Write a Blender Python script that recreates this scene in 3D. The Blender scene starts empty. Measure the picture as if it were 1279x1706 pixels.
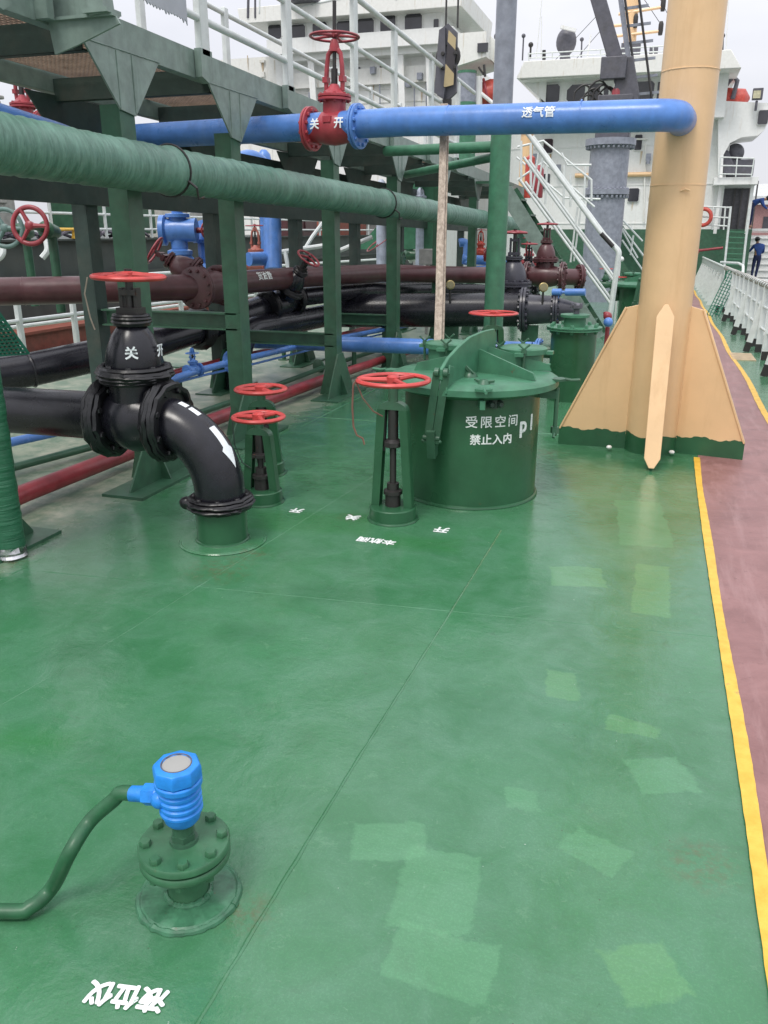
import bpy, bmesh, math, random
from mathutils import Matrix, Vector
random.seed(7)
C = bpy.context.scene
COL = C.collection
rad = math.radians

# ---------------------------------------------------------------- camera, sky, sun, exposure
cam_data = bpy.data.cameras.new('camera')
cam = bpy.data.objects.new('camera', cam_data); COL.objects.link(cam)
cam.location = (0, 0, 1.6)
cam.rotation_euler = (rad(90 - 18.86), 0, rad(18.0))
cam_data.sensor_fit = 'HORIZONTAL'; cam_data.sensor_width = 36; cam_data.lens = 1370 / 1279 * 36
cam_data.clip_start = 0.05; cam_data.clip_end = 3000
C.camera = cam

world = bpy.data.worlds.new('World'); C.world = world; world.use_nodes = True
wn = world.node_tree; wn.nodes.clear()
def wnode(t, **k):
    n = wn.nodes.new(t)
    for a, b in k.items(): setattr(n, a, b)
    return n
SUN_EL, SUN_ROT = rad(58), rad(192)
sky = wnode('ShaderNodeTexSky', sky_type='NISHITA', sun_disc=False, sun_elevation=SUN_EL, sun_rotation=SUN_ROT, air_density=1.0, dust_density=4.0)
tc = wnode('ShaderNodeTexCoord')
mp = wnode('ShaderNodeMapping'); mp.inputs['Scale'].default_value = (1.2, 1.2, 3.0)
nz = wnode('ShaderNodeTexNoise'); nz.inputs['Scale'].default_value = 2.2; nz.inputs['Detail'].default_value = 6
cr = wnode('ShaderNodeValToRGB')
cr.color_ramp.elements[0].position = .35; cr.color_ramp.elements[0].color = (7.2, 7.3, 7.9, 1)
cr.color_ramp.elements[1].position = .7; cr.color_ramp.elements[1].color = (8.7, 8.7, 9.1, 1)
mixn = wnode('ShaderNodeMix', data_type='RGBA'); mixn.inputs[0].default_value = .9
bg = wnode('ShaderNodeBackground'); bg.inputs['Strength'].default_value = .1
wo = wnode('ShaderNodeOutputWorld')
L = wn.links.new
L(tc.outputs['Generated'], mp.inputs['Vector']); L(mp.outputs[0], nz.inputs['Vector']); L(nz.outputs['Fac'], cr.inputs[0])
L(sky.outputs[0], mixn.inputs[6]); sxyz = wnode('ShaderNodeSeparateXYZ'); L(tc.outputs['Generated'], sxyz.inputs[0])
gr = wnode('ShaderNodeValToRGB'); L(sxyz.outputs[2], gr.inputs[0])      # an overcast sky is brighter overhead than at the horizon
for p_, v_ in ((.0, .70), (.30, .72), (.62, 1.22), (1.0, 1.45)):
    e_ = gr.color_ramp.elements[0] if p_ == 0 else gr.color_ramp.elements[1] if p_ == 1 else gr.color_ramp.elements.new(p_)
    e_.position = p_; e_.color = (v_, v_, v_, 1)
mul = wnode('ShaderNodeMix', data_type='RGBA', blend_type='MULTIPLY'); mul.inputs[0].default_value = 1
L(mixn.outputs[2], mul.inputs[6]); L(gr.outputs[0], mul.inputs[7])
L(cr.outputs[0], mixn.inputs[7]); L(mul.outputs[2], bg.inputs[0]); L(bg.outputs[0], wo.inputs[0])

sd = bpy.data.lights.new('sun', 'SUN'); sd.energy = 1.1; sd.angle = rad(18); sd.color = (1, .96, .9)
sun = bpy.data.objects.new('sun', sd); COL.objects.link(sun)
sun.rotation_euler = (rad(90) - SUN_EL, 0, rad(180) - SUN_ROT)
C.view_settings.view_transform = 'Standard'; C.view_settings.look = 'None'
C.view_settings.exposure = 0.58; C.view_settings.gamma = 1; C.view_settings.use_curve_mapping = False
C.cycles.max_bounces = 8; C.cycles.diffuse_bounces = 4; C.cycles.glossy_bounces = 3
C.cycles.use_denoising = True

# ---------------------------------------------------------------- materials
def nodes_of(m):
    m.use_nodes = True
    return m.node_tree, m.node_tree.nodes['Principled BSDF']
class NT:
    def __init__(s, m): s.t, s.b = nodes_of(m)
    def n(s, t, **k):
        x = s.t.nodes.new(t)
        for a, b in k.items(): setattr(x, a, b)
        return x
    def l(s, a, b): s.t.links.new(a, b)
    def noise(s, vec, scale, detail=4, rough=.6, dist=0):
        x = s.n('ShaderNodeTexNoise'); x.inputs['Scale'].default_value = scale; x.inputs['Detail'].default_value = detail
        x.inputs['Roughness'].default_value = rough; x.inputs['Distortion'].default_value = dist
        if vec: s.l(vec, x.inputs['Vector'])
        return x.outputs['Fac']
    def ramp(s, fac, a, b, ca=(0, 0, 0, 1), cb=(1, 1, 1, 1)):
        x = s.n('ShaderNodeValToRGB'); e = x.color_ramp.elements
        e[0].position = a; e[1].position = b; e[0].color = ca; e[1].color = cb; s.l(fac, x.inputs[0]); return x.outputs[0]
    def mix(s, fac, a, b, mode='MIX'):
        x = s.n('ShaderNodeMix', data_type='RGBA', blend_type=mode)
        for i, v in ((0, fac), (6, a), (7, b)):
            if hasattr(v, 'links'): s.l(v, x.inputs[i])
            else: x.inputs[i].default_value = v if i == 0 else (*v[:3], 1)
        return x.outputs[2]
    def math(s, op, a, b=None, c=None, clamp=False):
        x = s.n('ShaderNodeMath', operation=op, use_clamp=clamp)
        for i, v in enumerate((a, b, c)):
            if v is None: continue
            if hasattr(v, 'links'): s.l(v, x.inputs[i])
            else: x.inputs[i].default_value = v
        return x.outputs[0]
    def bump(s, h, strength, dist=.01, prev=None):
        x = s.n('ShaderNodeBump'); x.inputs['Strength'].default_value = strength; x.inputs['Distance'].default_value = dist
        s.l(h, x.inputs['Height'])
        if prev: s.l(prev, x.inputs['Normal'])
        return x.outputs[0]
    def coords(s, scale=None, which='Object'):
        x = s.n('ShaderNodeTexCoord').outputs[which]
        if scale:
            m = s.n('ShaderNodeMapping'); m.inputs['Scale'].default_value = scale; s.l(x, m.inputs['Vector']); x = m.outputs[0]
        return x

MATS = {}
def paint(name, col, rough=.38, var=.25, bump=.25, scale=9, rust=0, rustcol=(.16, .05, .02), streak=0, streakcol=(.35, .2, .08), metal=0, bscale=60, dirt=.0, spec=.5):
    m = bpy.data.materials.new(name); q = NT(m); co = q.coords()
    a = q.noise(co, scale, 5)
    dark = tuple(c * (1 - var) for c in col); lite = tuple(min(1, c * (1 + var * .7)) for c in col)
    c = q.mix(q.ramp(a, .3, .7), dark, lite)
    if dirt:
        d = q.noise(co, scale * .35, 6, .7)
        c = q.mix(q.math('MULTIPLY', q.ramp(d, .48, .72), dirt), c, (.10, .09, .07))
    if streak:
        sv = q.coords((5, 5, .5)); sn = q.noise(sv, 1.4, 6, .7)
        c = q.mix(q.math('MULTIPLY', q.ramp(sn, .56, .72), streak), c, streakcol)
    if rust:
        r = q.noise(co, scale * 1.7, 8, .75)
        c = q.mix(q.ramp(r, .70 - rust * .25, .73 - rust * .2), c, rustcol)
    q.l(c, q.b.inputs['Base Color'])
    rn = q.noise(co, scale * .8, 3)
    q.l(q.math('MULTIPLY_ADD', rn, .22, rough - .11, True), q.b.inputs['Roughness'])
    q.b.inputs['Metallic'].default_value = metal
    q.b.inputs['Specular IOR Level'].default_value = spec
    if bump < .03: MATS[name] = m; return m
    b1 = q.noise(co, bscale, 3); b2 = q.noise(co, bscale * .2, 3)
    q.l(q.bump(b2, bump, .006, q.bump(b1, bump * .6, .0015)), q.b.inputs['Normal'])
    MATS[name] = m
    return m
G_STEEL = paint('green_paint', (.042, .122, .070), .36, rust=.12, dirt=.25)
G_HATCH = paint('hatch_green_paint', (.026, .105, .048), .30, var=.22, scale=4, bump=.3, rust=.05)
G_LID = paint('lid_green_paint', (.060, .200, .115), .42, rust=.15, dirt=.15)
G_BEAM = paint('pale_green_paint', (.215, .285, .25), .40, streak=.4, streakcol=(.04, .09, .06))
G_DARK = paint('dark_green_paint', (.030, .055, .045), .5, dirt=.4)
BLUE = paint('blue_paint', (.10, .245, .62), .30, var=.18, rust=.05, bump=.25, dirt=.15, streak=.25, streakcol=(.20, .30, .52))
G_GAUGE = paint('gauge_green_paint', (.045, .150, .075), .34, var=.25, scale=14, bump=.4, rust=.12, dirt=.2)
BLUE_B = paint('bright_blue_paint', (.018, .235, .72), .38, var=.22, bump=.6, bscale=70, scale=25, rust=.03, rustcol=(.02, .10, .3))
RED = paint('red_paint', (.58, .065, .06), .38, rust=.1, dirt=.1)
DRED = paint('dark_red_paint', (.31, .040, .052), .34, rust=.1, dirt=.2)
BROWN = paint('maroon_paint', (.095, .036, .040), .34, dirt=.25)
BLACK = paint('black_paint', (.011, .011, .016), .27, var=.5, bump=.12)
TAPE = paint('black_wrap', (.010, .010, .012), .36, var=.5, bump=1.0, bscale=45)
GREY = paint('grey_paint', (.26, .28, .33), .38, streak=.3, streakcol=(.12, .12, .14))
BLACK_FAR = paint('black_pipe_paint', (.014, .014, .020), .26, var=.3, bump=.02)
DGREY = paint('dark_grey_paint', (.10, .10, .12), .45, dirt=.3)
WHITE = paint('white_paint', (.80, .81, .79), .40, var=.05, streak=.25, streakcol=(.45, .32, .16))
WHITE_R = paint('rusty_white_paint', (.80, .80, .76), .45, var=.06, streak=.55, streakcol=(.42, .33, .16), rust=.04)
RAILW = paint('rail_white_paint', (.66, .70, .68), .38, var=.12, rust=.16, rustcol=(.2, .09, .04))
YEL = paint('cream_yellow_paint', (.78, .525, .29), .34, var=.07, scale=3, bump=.25, streak=.28, streakcol=(.55, .32, .14))
RUBBER = paint('dark_steel', (.03, .028, .027), .45, rust=.3)
PIPEGREY = paint('grey_pipe_paint', (.05, .05, .065), .3)
WOOD_C = (.42, .31, .24)
FOIL = paint('foil', (.55, .55, .56), .25, metal=1, bump=1.2, bscale=40)
TURQ = paint('green_plastic_grating', (.008, .16, .095), .45)
ORANGE = paint('orange_red_plastic', (.50, .07, .05), .4)
HULL = paint('hull_grey', (.055, .068, .062), .6, dirt=.4, streak=.4, streakcol=(.02, .03, .025), scale=2)
HULLRED = paint('hull_red', (.26, .075, .05), .6, dirt=.4)
BRASS = paint('brass', (.35, .28, .13), .35, metal=.7)
SKIN = paint('skin', (.35, .2, .13), .6)
CLOTH = paint('blue_cloth', (.02, .06, .22), .85)
CLOTHD = paint('navy_cloth', (.012, .02, .07), .85)
HAIR = paint('hair', (.01, .01, .01), .6)
MARK = paint('white_marking', (.80, .84, .82), .5, var=.08, rust=.42, rustcol=(.08, .22, .12), scale=30)
FLOWMARK = paint('white_flow_marking', (.82, .86, .88), .45, var=.08, rust=.16, rustcol=(.35, .38, .40), scale=30)

def glass(name, col, rough=.08):
    m = bpy.data.materials.new(name); q = NT(m)
    n = q.noise(q.coords(), 1.2, 3)
    q.l(q.mix(q.ramp(n, .35, .65), tuple(c * .6 for c in col), col), q.b.inputs['Base Color'])
    q.b.inputs['Roughness'].default_value = rough; q.b.inputs['Specular IOR Level'].default_value = .6
    return m
PANE = glass('dark_window_glass', (.055, .055, .065))
LENS = glass('frosted_lens', (.42, .42, .40), .25)

def tape_mat(name, col, col2, axis_scale):
    m = bpy.data.materials.new(name); q = NT(m)
    co = q.coords(axis_scale); n = q.noise(co, 1, 6, .7, .6)
    n2 = q.noise(q.coords(), 3, 5)
    c = q.mix(q.ramp(n, .3, .72), col, col2); c = q.mix(q.math('MULTIPLY', q.ramp(n2, .5, .75), .5), c, tuple(x * 1.5 for x in col2))
    q.l(c, q.b.inputs['Base Color']); q.b.inputs['Roughness'].default_value = .36
    nb = q.noise(q.coords(tuple(x * .5 for x in axis_scale)), 1, 3)
    q.l(q.bump(n, .9, .006, q.bump(nb, .7, .012)), q.b.inputs['Normal'])
    return m
WRAPY = tape_mat('green_tape_wrap', (.05, .135, .095), (.17, .32, .25), (6, 45, 9))  # strong contrast of tape tones, highlights put into the colour
WRAPZ = tape_mat('green_tape_wrap_upright', (.012, .095, .045), (.04, .18, .095), (4, 4, 60))

def wood_mat():
    m = bpy.data.materials.new('weathered_wood'); q = NT(m)
    n = q.noise(q.coords((30, 30, 1.2)), 1.5, 6, .65, .4)
    q.l(q.mix(q.ramp(n, .35, .65), (.24, .19, .15), (.50, .42, .34)), q.b.inputs['Base Color'])
    q.b.inputs['Roughness'].default_value = .75; q.l(q.bump(n, .5, .004), q.b.inputs['Normal'])
    return m
WOOD = wood_mat()

def hazard_mat():
    m = bpy.data.materials.new('hazard_stripes'); q = NT(m)
    w = q.n('ShaderNodeTexWave', wave_type='BANDS', bands_direction='DIAGONAL'); w.inputs['Scale'].default_value = 1.1; w.inputs['Distortion'].default_value = .6
    q.l(q.coords(), w.inputs['Vector'])
    q.l(q.mix(q.ramp(w.outputs['Fac'], .48, .52), (.04, .035, .04), (.45, .36, .2)), q.b.inputs['Base Color']); q.b.inputs['Roughness'].default_value = .5
    return m
HAZ = hazard_mat()

# ---------------------------------------------------------------- mesh building
def dz(y): return -.012 * max(0.0, y - 5)
V = Vector
def frame(z, xh=None):
    z = V(z).normalized()
    h = V(xh) if xh else (V((0, 0, 1)) if abs(z.z) < .9 else V((1, 0, 0)))
    x = (h - z * h.dot(z))
    if x.length < 1e-6: x = V((0, 1, 0)) - z * z.y
    x.normalize(); y = z.cross(x)
    return x, y, z
def fillet(pts, r, n=7):
    pts = [V(p) for p in pts]; out = [pts[0]]
    for i in range(1, len(pts) - 1):
        a, b, c = pts[i - 1], pts[i], pts[i + 1]
        u = (a - b); w = (c - b); lu, lw = u.length, w.length; u.normalize(); w.normalize()
        ang = u.angle(w)
        if ang > 3.1: out.append(b); continue
        d = min(r / math.tan(ang / 2), lu * (.98 if i == 1 else .48), lw * (.98 if i == len(pts) - 2 else .48)); rr = d * math.tan(ang / 2)
        cen = b + (u + w).normalized() * (rr / math.sin(ang / 2))
        p0, p1 = b + u * d - cen, b + w * d - cen; tot = p0.angle(p1); ax_ = p0.cross(p1).normalized()
        for k in range(n + 1): out.append(cen + Matrix.Rotation(tot * k / n, 3, ax_) @ p0)
    out.append(pts[-1]); return out
def resample(pts, step):
    out = [pts[0]]
    for a, b in zip(pts, pts[1:]):
        a = V(a); b = V(b); k = max(1, int((b - a).length / step))
        out += [a.lerp(b, i / k) for i in range(1, k + 1)]
    return out
class MB:
    def __init__(s): s.v = []; s.f = []; s.mi = []; s.cur = 0
    def add(s, vs, fs):
        o = len(s.v); s.v += [V(p) for p in vs]; s.f += [tuple(i + o for i in q) for q in fs]; s.mi += [s.cur] * len(fs); return s
    def mat(s, i): s.cur = i; return s
    def box(s, c, d, fr=None):
        x, y, z = fr if fr else (V((1, 0, 0)), V((0, 1, 0)), V((0, 0, 1))); c = V(c)
        vs = [c + x * (d[0] / 2 * i) + y * (d[1] / 2 * j) + z * (d[2] / 2 * k) for k in (-1, 1) for j in (-1, 1) for i in (-1, 1)]
        return s.add(vs, [(0, 2, 3, 1), (4, 5, 7, 6), (0, 1, 5, 4), (2, 6, 7, 3), (0, 4, 6, 2), (1, 3, 7, 5)])
    def bar(s, a, b, w, h, up=(0, 0, 1)):
        a = V(a); b = V(b); x, y, z = frame(b - a, up)
        return s.box((a + b) / 2, (h, w, (b - a).length), (x, y, z))
    def rings(s, rs, cap=True, closed=False):
        n = len(rs[0]); vs = [p for r in rs for p in r]; fs = []
        m = len(rs)
        for i in range(m if closed else m - 1):
            for j in range(n):
                a = i * n + j; b = i * n + (j + 1) % n; c = ((i + 1) % m) * n + (j + 1) % n; d = ((i + 1) % m) * n + j
                fs.append((a, b, c, d))
        if cap and not closed: fs.append(tuple(reversed(range(n)))); fs.append(tuple(range((m - 1) * n, m * n)))
        return s.add(vs, fs)
    def tube(s, pts, r, seg=14, cap=True, jit=0):
        pts = [V(p) for p in pts]; m = len(pts); R = r if isinstance(r, (list, tuple)) else [r] * m
        t0 = (pts[1] - pts[0]).normalized(); x, y, _ = frame(t0); rs = []
        for i, p in enumerate(pts):
            t = ((pts[min(i + 1, m - 1)] - p).normalized() + (p - pts[max(i - 1, 0)]).normalized())
            if t.length < 1e-6: t = t0
            t.normalize(); x = (x - t * x.dot(t)).normalized(); y = t.cross(x)
            rs.append([p + (x * math.cos(2 * math.pi * j / seg) + y * math.sin(2 * math.pi * j / seg)) * (R[i] * (1 + (random.uniform(-jit, jit) if jit else 0))) for j in range(seg)])
        return s.rings(rs, cap)
    def lathe(s, prof, o=(0, 0, 0), ax=(0, 0, 1), seg=32, jit=0, ph=0, sx=1, sy=1):
        x, y, z = frame(ax); o = V(o); rs = []
        for r, h in prof:
            r = max(r, 1e-4)
            rs.append([o + z * h + (x * (sx * math.cos(2 * math.pi * j / seg + ph)) + y * (sy * math.sin(2 * math.pi * j / seg + ph))) * (r * (1 + (random.uniform(-jit, jit) if jit else 0))) for j in range(seg)])
        return s.rings(rs, True)
    def torus(s, o, ax, R, r, seg=40, rs_=10, flat=1):
        x, y, z = frame(ax); o = V(o); rs = []
        for i in range(seg):
            a = 2 * math.pi * i / seg; d = x * math.cos(a) + y * math.sin(a)
            rs.append([o + d * (R + r * math.cos(2 * math.pi * j / rs_)) + z * (r * flat * math.sin(2 * math.pi * j / rs_)) for j in range(rs_)])
        return s.rings(rs, False, True)
    def prism(s, pts, o, u, w, t, off=0):
        """polygon pts (a,b) laid out along u and w from o, thickness t along u x w"""
        u = V(u).normalized(); w = V(w).normalized(); n = u.cross(w).normalized(); o = V(o) + n * off; k = len(pts)
        vs = [o + u * a + w * b - n * t / 2 for a, b in pts] + [o + u * a + w * b + n * t / 2 for a, b in pts]
        fs = [tuple(reversed(range(k))), tuple(range(k, 2 * k))] + [(i, (i + 1) % k, k + (i + 1) % k, k + i) for i in range(k)]
        return s.add(vs, fs)
    def sphere(s, c, r, sc=(1, 1, 1), n=14):
        c = V(c); rs = []
        for i in range(1, n):
            a = math.pi * i / n
            rs.append([c + V((sc[0] * r * math.sin(a) * math.cos(2 * math.pi * j / (2 * n)), sc[1] * r * math.sin(a) * math.sin(2 * math.pi * j / (2 * n)), -sc[2] * r * math.cos(a))) for j in range(2 * n)])
        return s.rings(rs, True)
    def hexes(s, o, ax, R, n, r, h, ph=0):
        x, y, z = frame(ax); o = V(o)
        for i in range(n):
            a = 2 * math.pi * (i + .5) / n + ph; s.lathe([(r, 0), (r, h * .8), (r * .8, h)], o + (x * math.cos(a) + y * math.sin(a)) * R, ax, 6, ph=i)
        return s
    def xf(s, M):
        s.v = [M @ p for p in s.v]; return s
    def build(s, name, mat, parent=None, ang=38, bevel=0):
        off = V((0, 0, 0)); p = parent
        while p is not None: off += V(p.location); p = p.parent
        me = bpy.data.meshes.new(name)
        me.from_pydata([tuple(q - off) if not LOCAL[0] else tuple(q) for q in s.v], [], s.f)
        bm = bmesh.new(); bm.from_mesh(me); bmesh.ops.recalc_face_normals(bm, faces=bm.faces); bm.to_mesh(me); bm.free()
        for m in (mat if isinstance(mat, (list, tuple)) else [mat]): me.materials.append(m)
        if isinstance(mat, (list, tuple)):
            for pl, k in zip(me.polygons, s.mi): pl.material_index = k
        me.polygons.foreach_set('use_smooth', [True] * len(me.polygons)); me.set_sharp_from_angle(angle=rad(ang))
        o = bpy.data.objects.new(name, me); COL.objects.link(o)
        if parent is not None: o.parent = parent
        if bevel:
            b = o.modifiers.new('bevel', 'BEVEL'); b.width = bevel; b.segments = 2; b.limit_method = 'ANGLE'; b.angle_limit = rad(40)
        return o
LOCAL = [False]      # True while a thing is built round its own origin (repeats)
def thing(name, label, cat, loc=(0, 0, 0), group=None, rz=0):
    o = bpy.data.objects.new(name, None); COL.objects.link(o); o.location = loc; o.rotation_euler = (0, 0, rz); o.empty_display_size = .1
    o['label'] = label; o['category'] = cat
    if group: o['group'] = group
    return o
def tag(o, label, cat, group=None, kind=None):
    o['label'] = label; o['category'] = cat
    if group: o['group'] = group
    if kind: o['kind'] = kind
    return o
def struct(o): o['kind'] = 'structure'; return o
def dup(root, loc, label, rz=None, scale=None):
    r = root.copy(); COL.objects.link(r); r.location = loc; r['label'] = label
    if rz is not None: r.rotation_euler = (0, 0, rz)
    if scale: r.scale = (scale,) * 3
    def rec(a, b):
        for ch in a.children:
            c = ch.copy(); COL.objects.link(c); c.parent = b; rec(ch, c)
    rec(root, r)
    return r
def solo(mb, name, mat, label, cat, group=None, base=None, **k):
    """a thing that is one mesh, with its origin at its base"""
    if base is None:
        zs = min(p.z for p in mb.v); n = len(mb.v); base = (sum(p.x for p in mb.v) / n, sum(p.y for p in mb.v) / n, zs)
    e = bpy.data.objects.new('tmp', None); e.location = base
    o = mb.build(name, mat, e, **k); o.parent = None; o.location = base; bpy.data.objects.remove(e)
    return tag(o, label, cat, group)
# lettering: a text curve turned into a mesh, then laid on a plane or wrapped round a cylinder
def text_mesh(txt, size, depth=.0015, bold=0):
    cu = bpy.data.curves.new('lettering', 'FONT'); cu.body = txt; cu.size = size; cu.extrude = depth; cu.align_x = 'CENTER'; cu.align_y = 'CENTER'; cu.offset = 0
    cu.resolution_u = 3
    o = bpy.data.objects.new('lettering', cu); COL.objects.link(o)
    dg = bpy.context.evaluated_depsgraph_get(); me = bpy.data.meshes.new_from_object(o.evaluated_get(dg))
    vs = [v.co.copy() for v in me.vertices]; fs = [tuple(p.vertices) for p in me.polygons]
    bpy.data.objects.remove(o); bpy.data.curves.remove(cu); bpy.data.meshes.remove(me)
    if bold:
        n = len(vs); V0, F0 = list(vs), list(fs)
        for k in range(8):
            a = k * math.pi / 4; d = Vector((math.cos(a) * bold, math.sin(a) * bold, .00006 * (k + 1)))
            vs += [p + d for p in V0]; fs += [tuple(i + n * (k + 1) for i in q) for q in F0]
    return vs, fs
def text_flat(mb, txt, size, o, u, w, bold=0, depth=.0015):
    vs, fs = text_mesh(txt, size, depth, bold); u = V(u).normalized(); w = V(w).normalized(); n = u.cross(w)
    return mb.add([V(o) + u * p.x + w * p.y + n * p.z for p in vs], fs)
def text_cyl(mb, txt, size, cen, axis, r, facing, up, along=False, bold=0):
    """text wrapped on a cylinder (axis through cen); baseline round it, or along it"""
    vs, fs = text_mesh(txt, size, .001, bold); a = V(axis).normalized(); fdir = V(facing) - a * V(facing).dot(a); fdir.normalize()
    side = a.cross(fdir); out = []
    for p in vs:
        if along: th = -p.y / r; pos = V(cen) + a * p.x + (fdir * math.cos(th) + side * math.sin(th)) * (r + .0015 + p.z)
        else: th = p.x / r; pos = V(cen) + a * p.y + (fdir * math.cos(th) + side * math.sin(th)) * (r + .0015 + p.z)
        out.append(pos)
    return mb.add(out, fs)

# ================================================================ SETTING
# deck paint: one sheet, with brushed touch-up patches, dust under the catwalk and rust freckles in its material
def deck_mat():
    m = bpy.data.materials.new('deck_paint'); q = NT(m)
    geo = q.n('ShaderNodeNewGeometry').outputs['Position']
    sep = q.n('ShaderNodeSeparateXYZ'); q.l(geo, sep.inputs[0]); X, Y = sep.outputs[0], sep.outputs[1]
    big = q.noise(geo, .9, 5, .6); mid = q.noise(geo, 5, 6, .65, .5); fine = q.noise(geo, 38, 5, .7)
    c = q.mix(q.ramp(big, .32, .68), (.032, .145, .058), (.066, .225, .104))
    c = q.mix(q.math('MULTIPLY', q.ramp(mid, .38, .66), .5), c, (.110, .250, .160))
    c = q.mix(q.math('MULTIPLY', q.ramp(fine, .5, .75), .3), c, (.035, .145, .075))
    wx = q.noise(geo, 3.2, 4, .6)
    ex = q.math('MULTIPLY_ADD', q.math('SUBTRACT', q.noise(geo, 16, 4, .65), .5), .05, q.math('MULTIPLY_ADD', wx, .06, -.03))
    def patch(cx, cy, hx, hy, ang, col, amt, soft=.02):
        nonlocal c
        bmn = q.n('ShaderNodeMapping'); bmn.inputs['Rotation'].default_value = (0, 0, ang + cx * 3); bmn.inputs['Scale'].default_value = (6, 60, 1); q.l(geo, bmn.inputs['Vector'])
        br_ = q.math('MULTIPLY_ADD', q.ramp(q.noise(bmn.outputs[0], 1, 3, .6, .4), .35, .62), .22, .80)
        ca, sa = math.cos(ang), math.sin(ang)
        dx = q.math('SUBTRACT', X, cx); dy = q.math('SUBTRACT', Y, cy)
        u = q.math('ABSOLUTE', q.math('ADD', q.math('MULTIPLY', dx, ca), q.math('MULTIPLY', dy, sa)))
        w = q.math('ABSOLUTE', q.math('ADD', q.math('MULTIPLY', dx, -sa), q.math('MULTIPLY', dy, ca)))
        d = q.math('MAXIMUM', q.math('SUBTRACT', u, hx), q.math('SUBTRACT', w, hy))
        d = q.math('ADD', d, ex)
        f = q.math('MULTIPLY', q.math('MULTIPLY_ADD', d, -1 / (2 * soft), .5, True), br_)
        c = q.mix(q.math('MULTIPLY', f, amt), c, col)
    LG = (.12, .34, .165); YG = (.13, .33, .13); DG = (.022, .115, .045)
    for (x, y, hx, hy, a, k) in [(-0.204, 2.768, 0.055, 0.1, 0.1, 1), (0.062, 2.558, 0.085, 0.045, -0.1, 1), (-0.25, 3.82, 0.13, 0.12, 0.2, 1), (-0.389, 1.649, 0.1, 0.14, 0.1, 0), (-0.56, 1.779, 0.1, 0.07, 0.3, 0), (-0.018, 1.918, 0.08, 0.06, -0.4, 0), (0.123, 1.549, 0.08, 0.075, 0.5, 1), (-0.327, 1.437, 0.12, 0.08, 0, 0), (-1.817, 1.863, 0.13, 0.06, 0.2, 2), (-1.499, 2.78, 0.12, 0.07, 0.2, 3), (-2.082, 2.426, 0.1, 0.08, 0.2, 3), (0.102, 3.784, 0.08, 0.3, 0.0, 1), (0.037, 4.744, 0.14, 0.4, 0.1, 0), (-1.787, 4.151, 0.35, 0.16, 0.2, 2), (-1.099, 4.018, 0.2, 0.1, 0.1, 2), (0.151, 2.318, 0.09, 0.09, 0.4, 0), (-1.293, 3.259, 0.22, 0.1, 0.3, 3), (-0.239, 2.071, 0.05, 0.05, 0.2, 0)]:
        patch(x, y, hx, hy, a, (LG, YG, (.028, .175, .04), DG)[k], (.38, .44, .55, .45)[k], .005 if k < 2 else .05)
    # traffic grime, pale scuffs and drip lines over the whole deck
    gm = q.n('ShaderNodeMapping'); gm.inputs['Rotation'].default_value = (0, 0, .5); gm.inputs['Scale'].default_value = (4, 7, 1); q.l(geo, gm.inputs['Vector'])
    gn = q.noise(gm.outputs[0], 1, 8, .72, .8)
    c = q.mix(q.math('MULTIPLY', q.ramp(gn, .55, .72), .22), c, (.045, .080, .048))
    sn_ = q.noise(gm.outputs[0], 3.3, 9, .75, 1.2)
    c = q.mix(q.math('MULTIPLY', q.ramp(sn_, .62, .70), .28), c, (.22, .36, .25))
    gr1 = q.noise(geo, 130, 3, .7); c = q.mix(q.math('MULTIPLY', q.ramp(gr1, .55, .75), .12), c, (.11, .24, .16)); c = q.mix(q.math('MULTIPLY', q.ramp(gr1, .45, .25), .15), c, (.022, .08, .04))
    ch1 = q.noise(geo, 7.5, 9, .82, .3); ch2 = q.noise(geo, 11, 9, .85, .8)
    c = q.mix(q.math('MULTIPLY', q.ramp(ch1, .60, .61), .25), c, (.12, .27, .15)); c = q.mix(q.math('MULTIPLY', q.ramp(ch2, .635, .643), .4), c, (.03, .07, .035))
    # worn pale dust on the deck under the pipes
    du = q.math('MULTIPLY_ADD', q.math('SUBTRACT', -2.98, X), 2.6, q.math('MULTIPLY_ADD', mid, 1.5, -.55), True)
    dc = q.mix(q.ramp(q.noise(geo, 4.5, 8, .75), .42, .62), (.16, .215, .16), (.42, .41, .33))
    c = q.mix(q.math('MULTIPLY', du, .8), c, dc)
    # deck colour turns paler and greyer towards the far end
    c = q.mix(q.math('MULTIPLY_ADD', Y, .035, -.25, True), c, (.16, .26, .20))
    # rust bleeding round stubs and freckles
    for (x, y, r) in ((-.82, 1.42, .10), (-3.02, 3.12, .16), (-1.62, 4.3, .10), (-1.9, 3.6, .13), (-.68, 6.2, .3), (.26, 1.95, .13), (-1.95, 3.35, .22)):
        dx = q.math('SUBTRACT', X, x); dy = q.math('SUBTRACT', Y, y)
        d = q.math('SQRT', q.math('ADD', q.math('MULTIPLY', dx, dx), q.math('MULTIPLY', dy, dy)))
        f = q.math('MULTIPLY', q.math('MULTIPLY_ADD', d, -1 / r, 1, True), q.ramp(q.noise(geo, 22, 6, .75), .45, .68))
        c = q.mix(q.math('MULTIPLY', f, .75), c, (.13, .07, .035))
    sp = q.noise(geo, 75, 2, .5)
    c = q.mix(q.math('MULTIPLY', q.ramp(sp, .755, .78), .7), c, (.05, .045, .03))
    sp2 = q.noise(geo, 53, 2, .5)
    c = q.mix(q.math('MULTIPLY', q.ramp(sp2, .78, .80), .5), c, (.5, .55, .5))
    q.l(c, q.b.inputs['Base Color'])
    rr = q.noise(geo, 2.2, 5, .65)
    q.l(q.math('MULTIPLY_ADD', q.ramp(rr, .3, .7), .17, q.math('MULTIPLY_ADD', du, .25, .07)), q.b.inputs['Roughness'])
    q.b.inputs['Specular IOR Level'].default_value = .55
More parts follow.
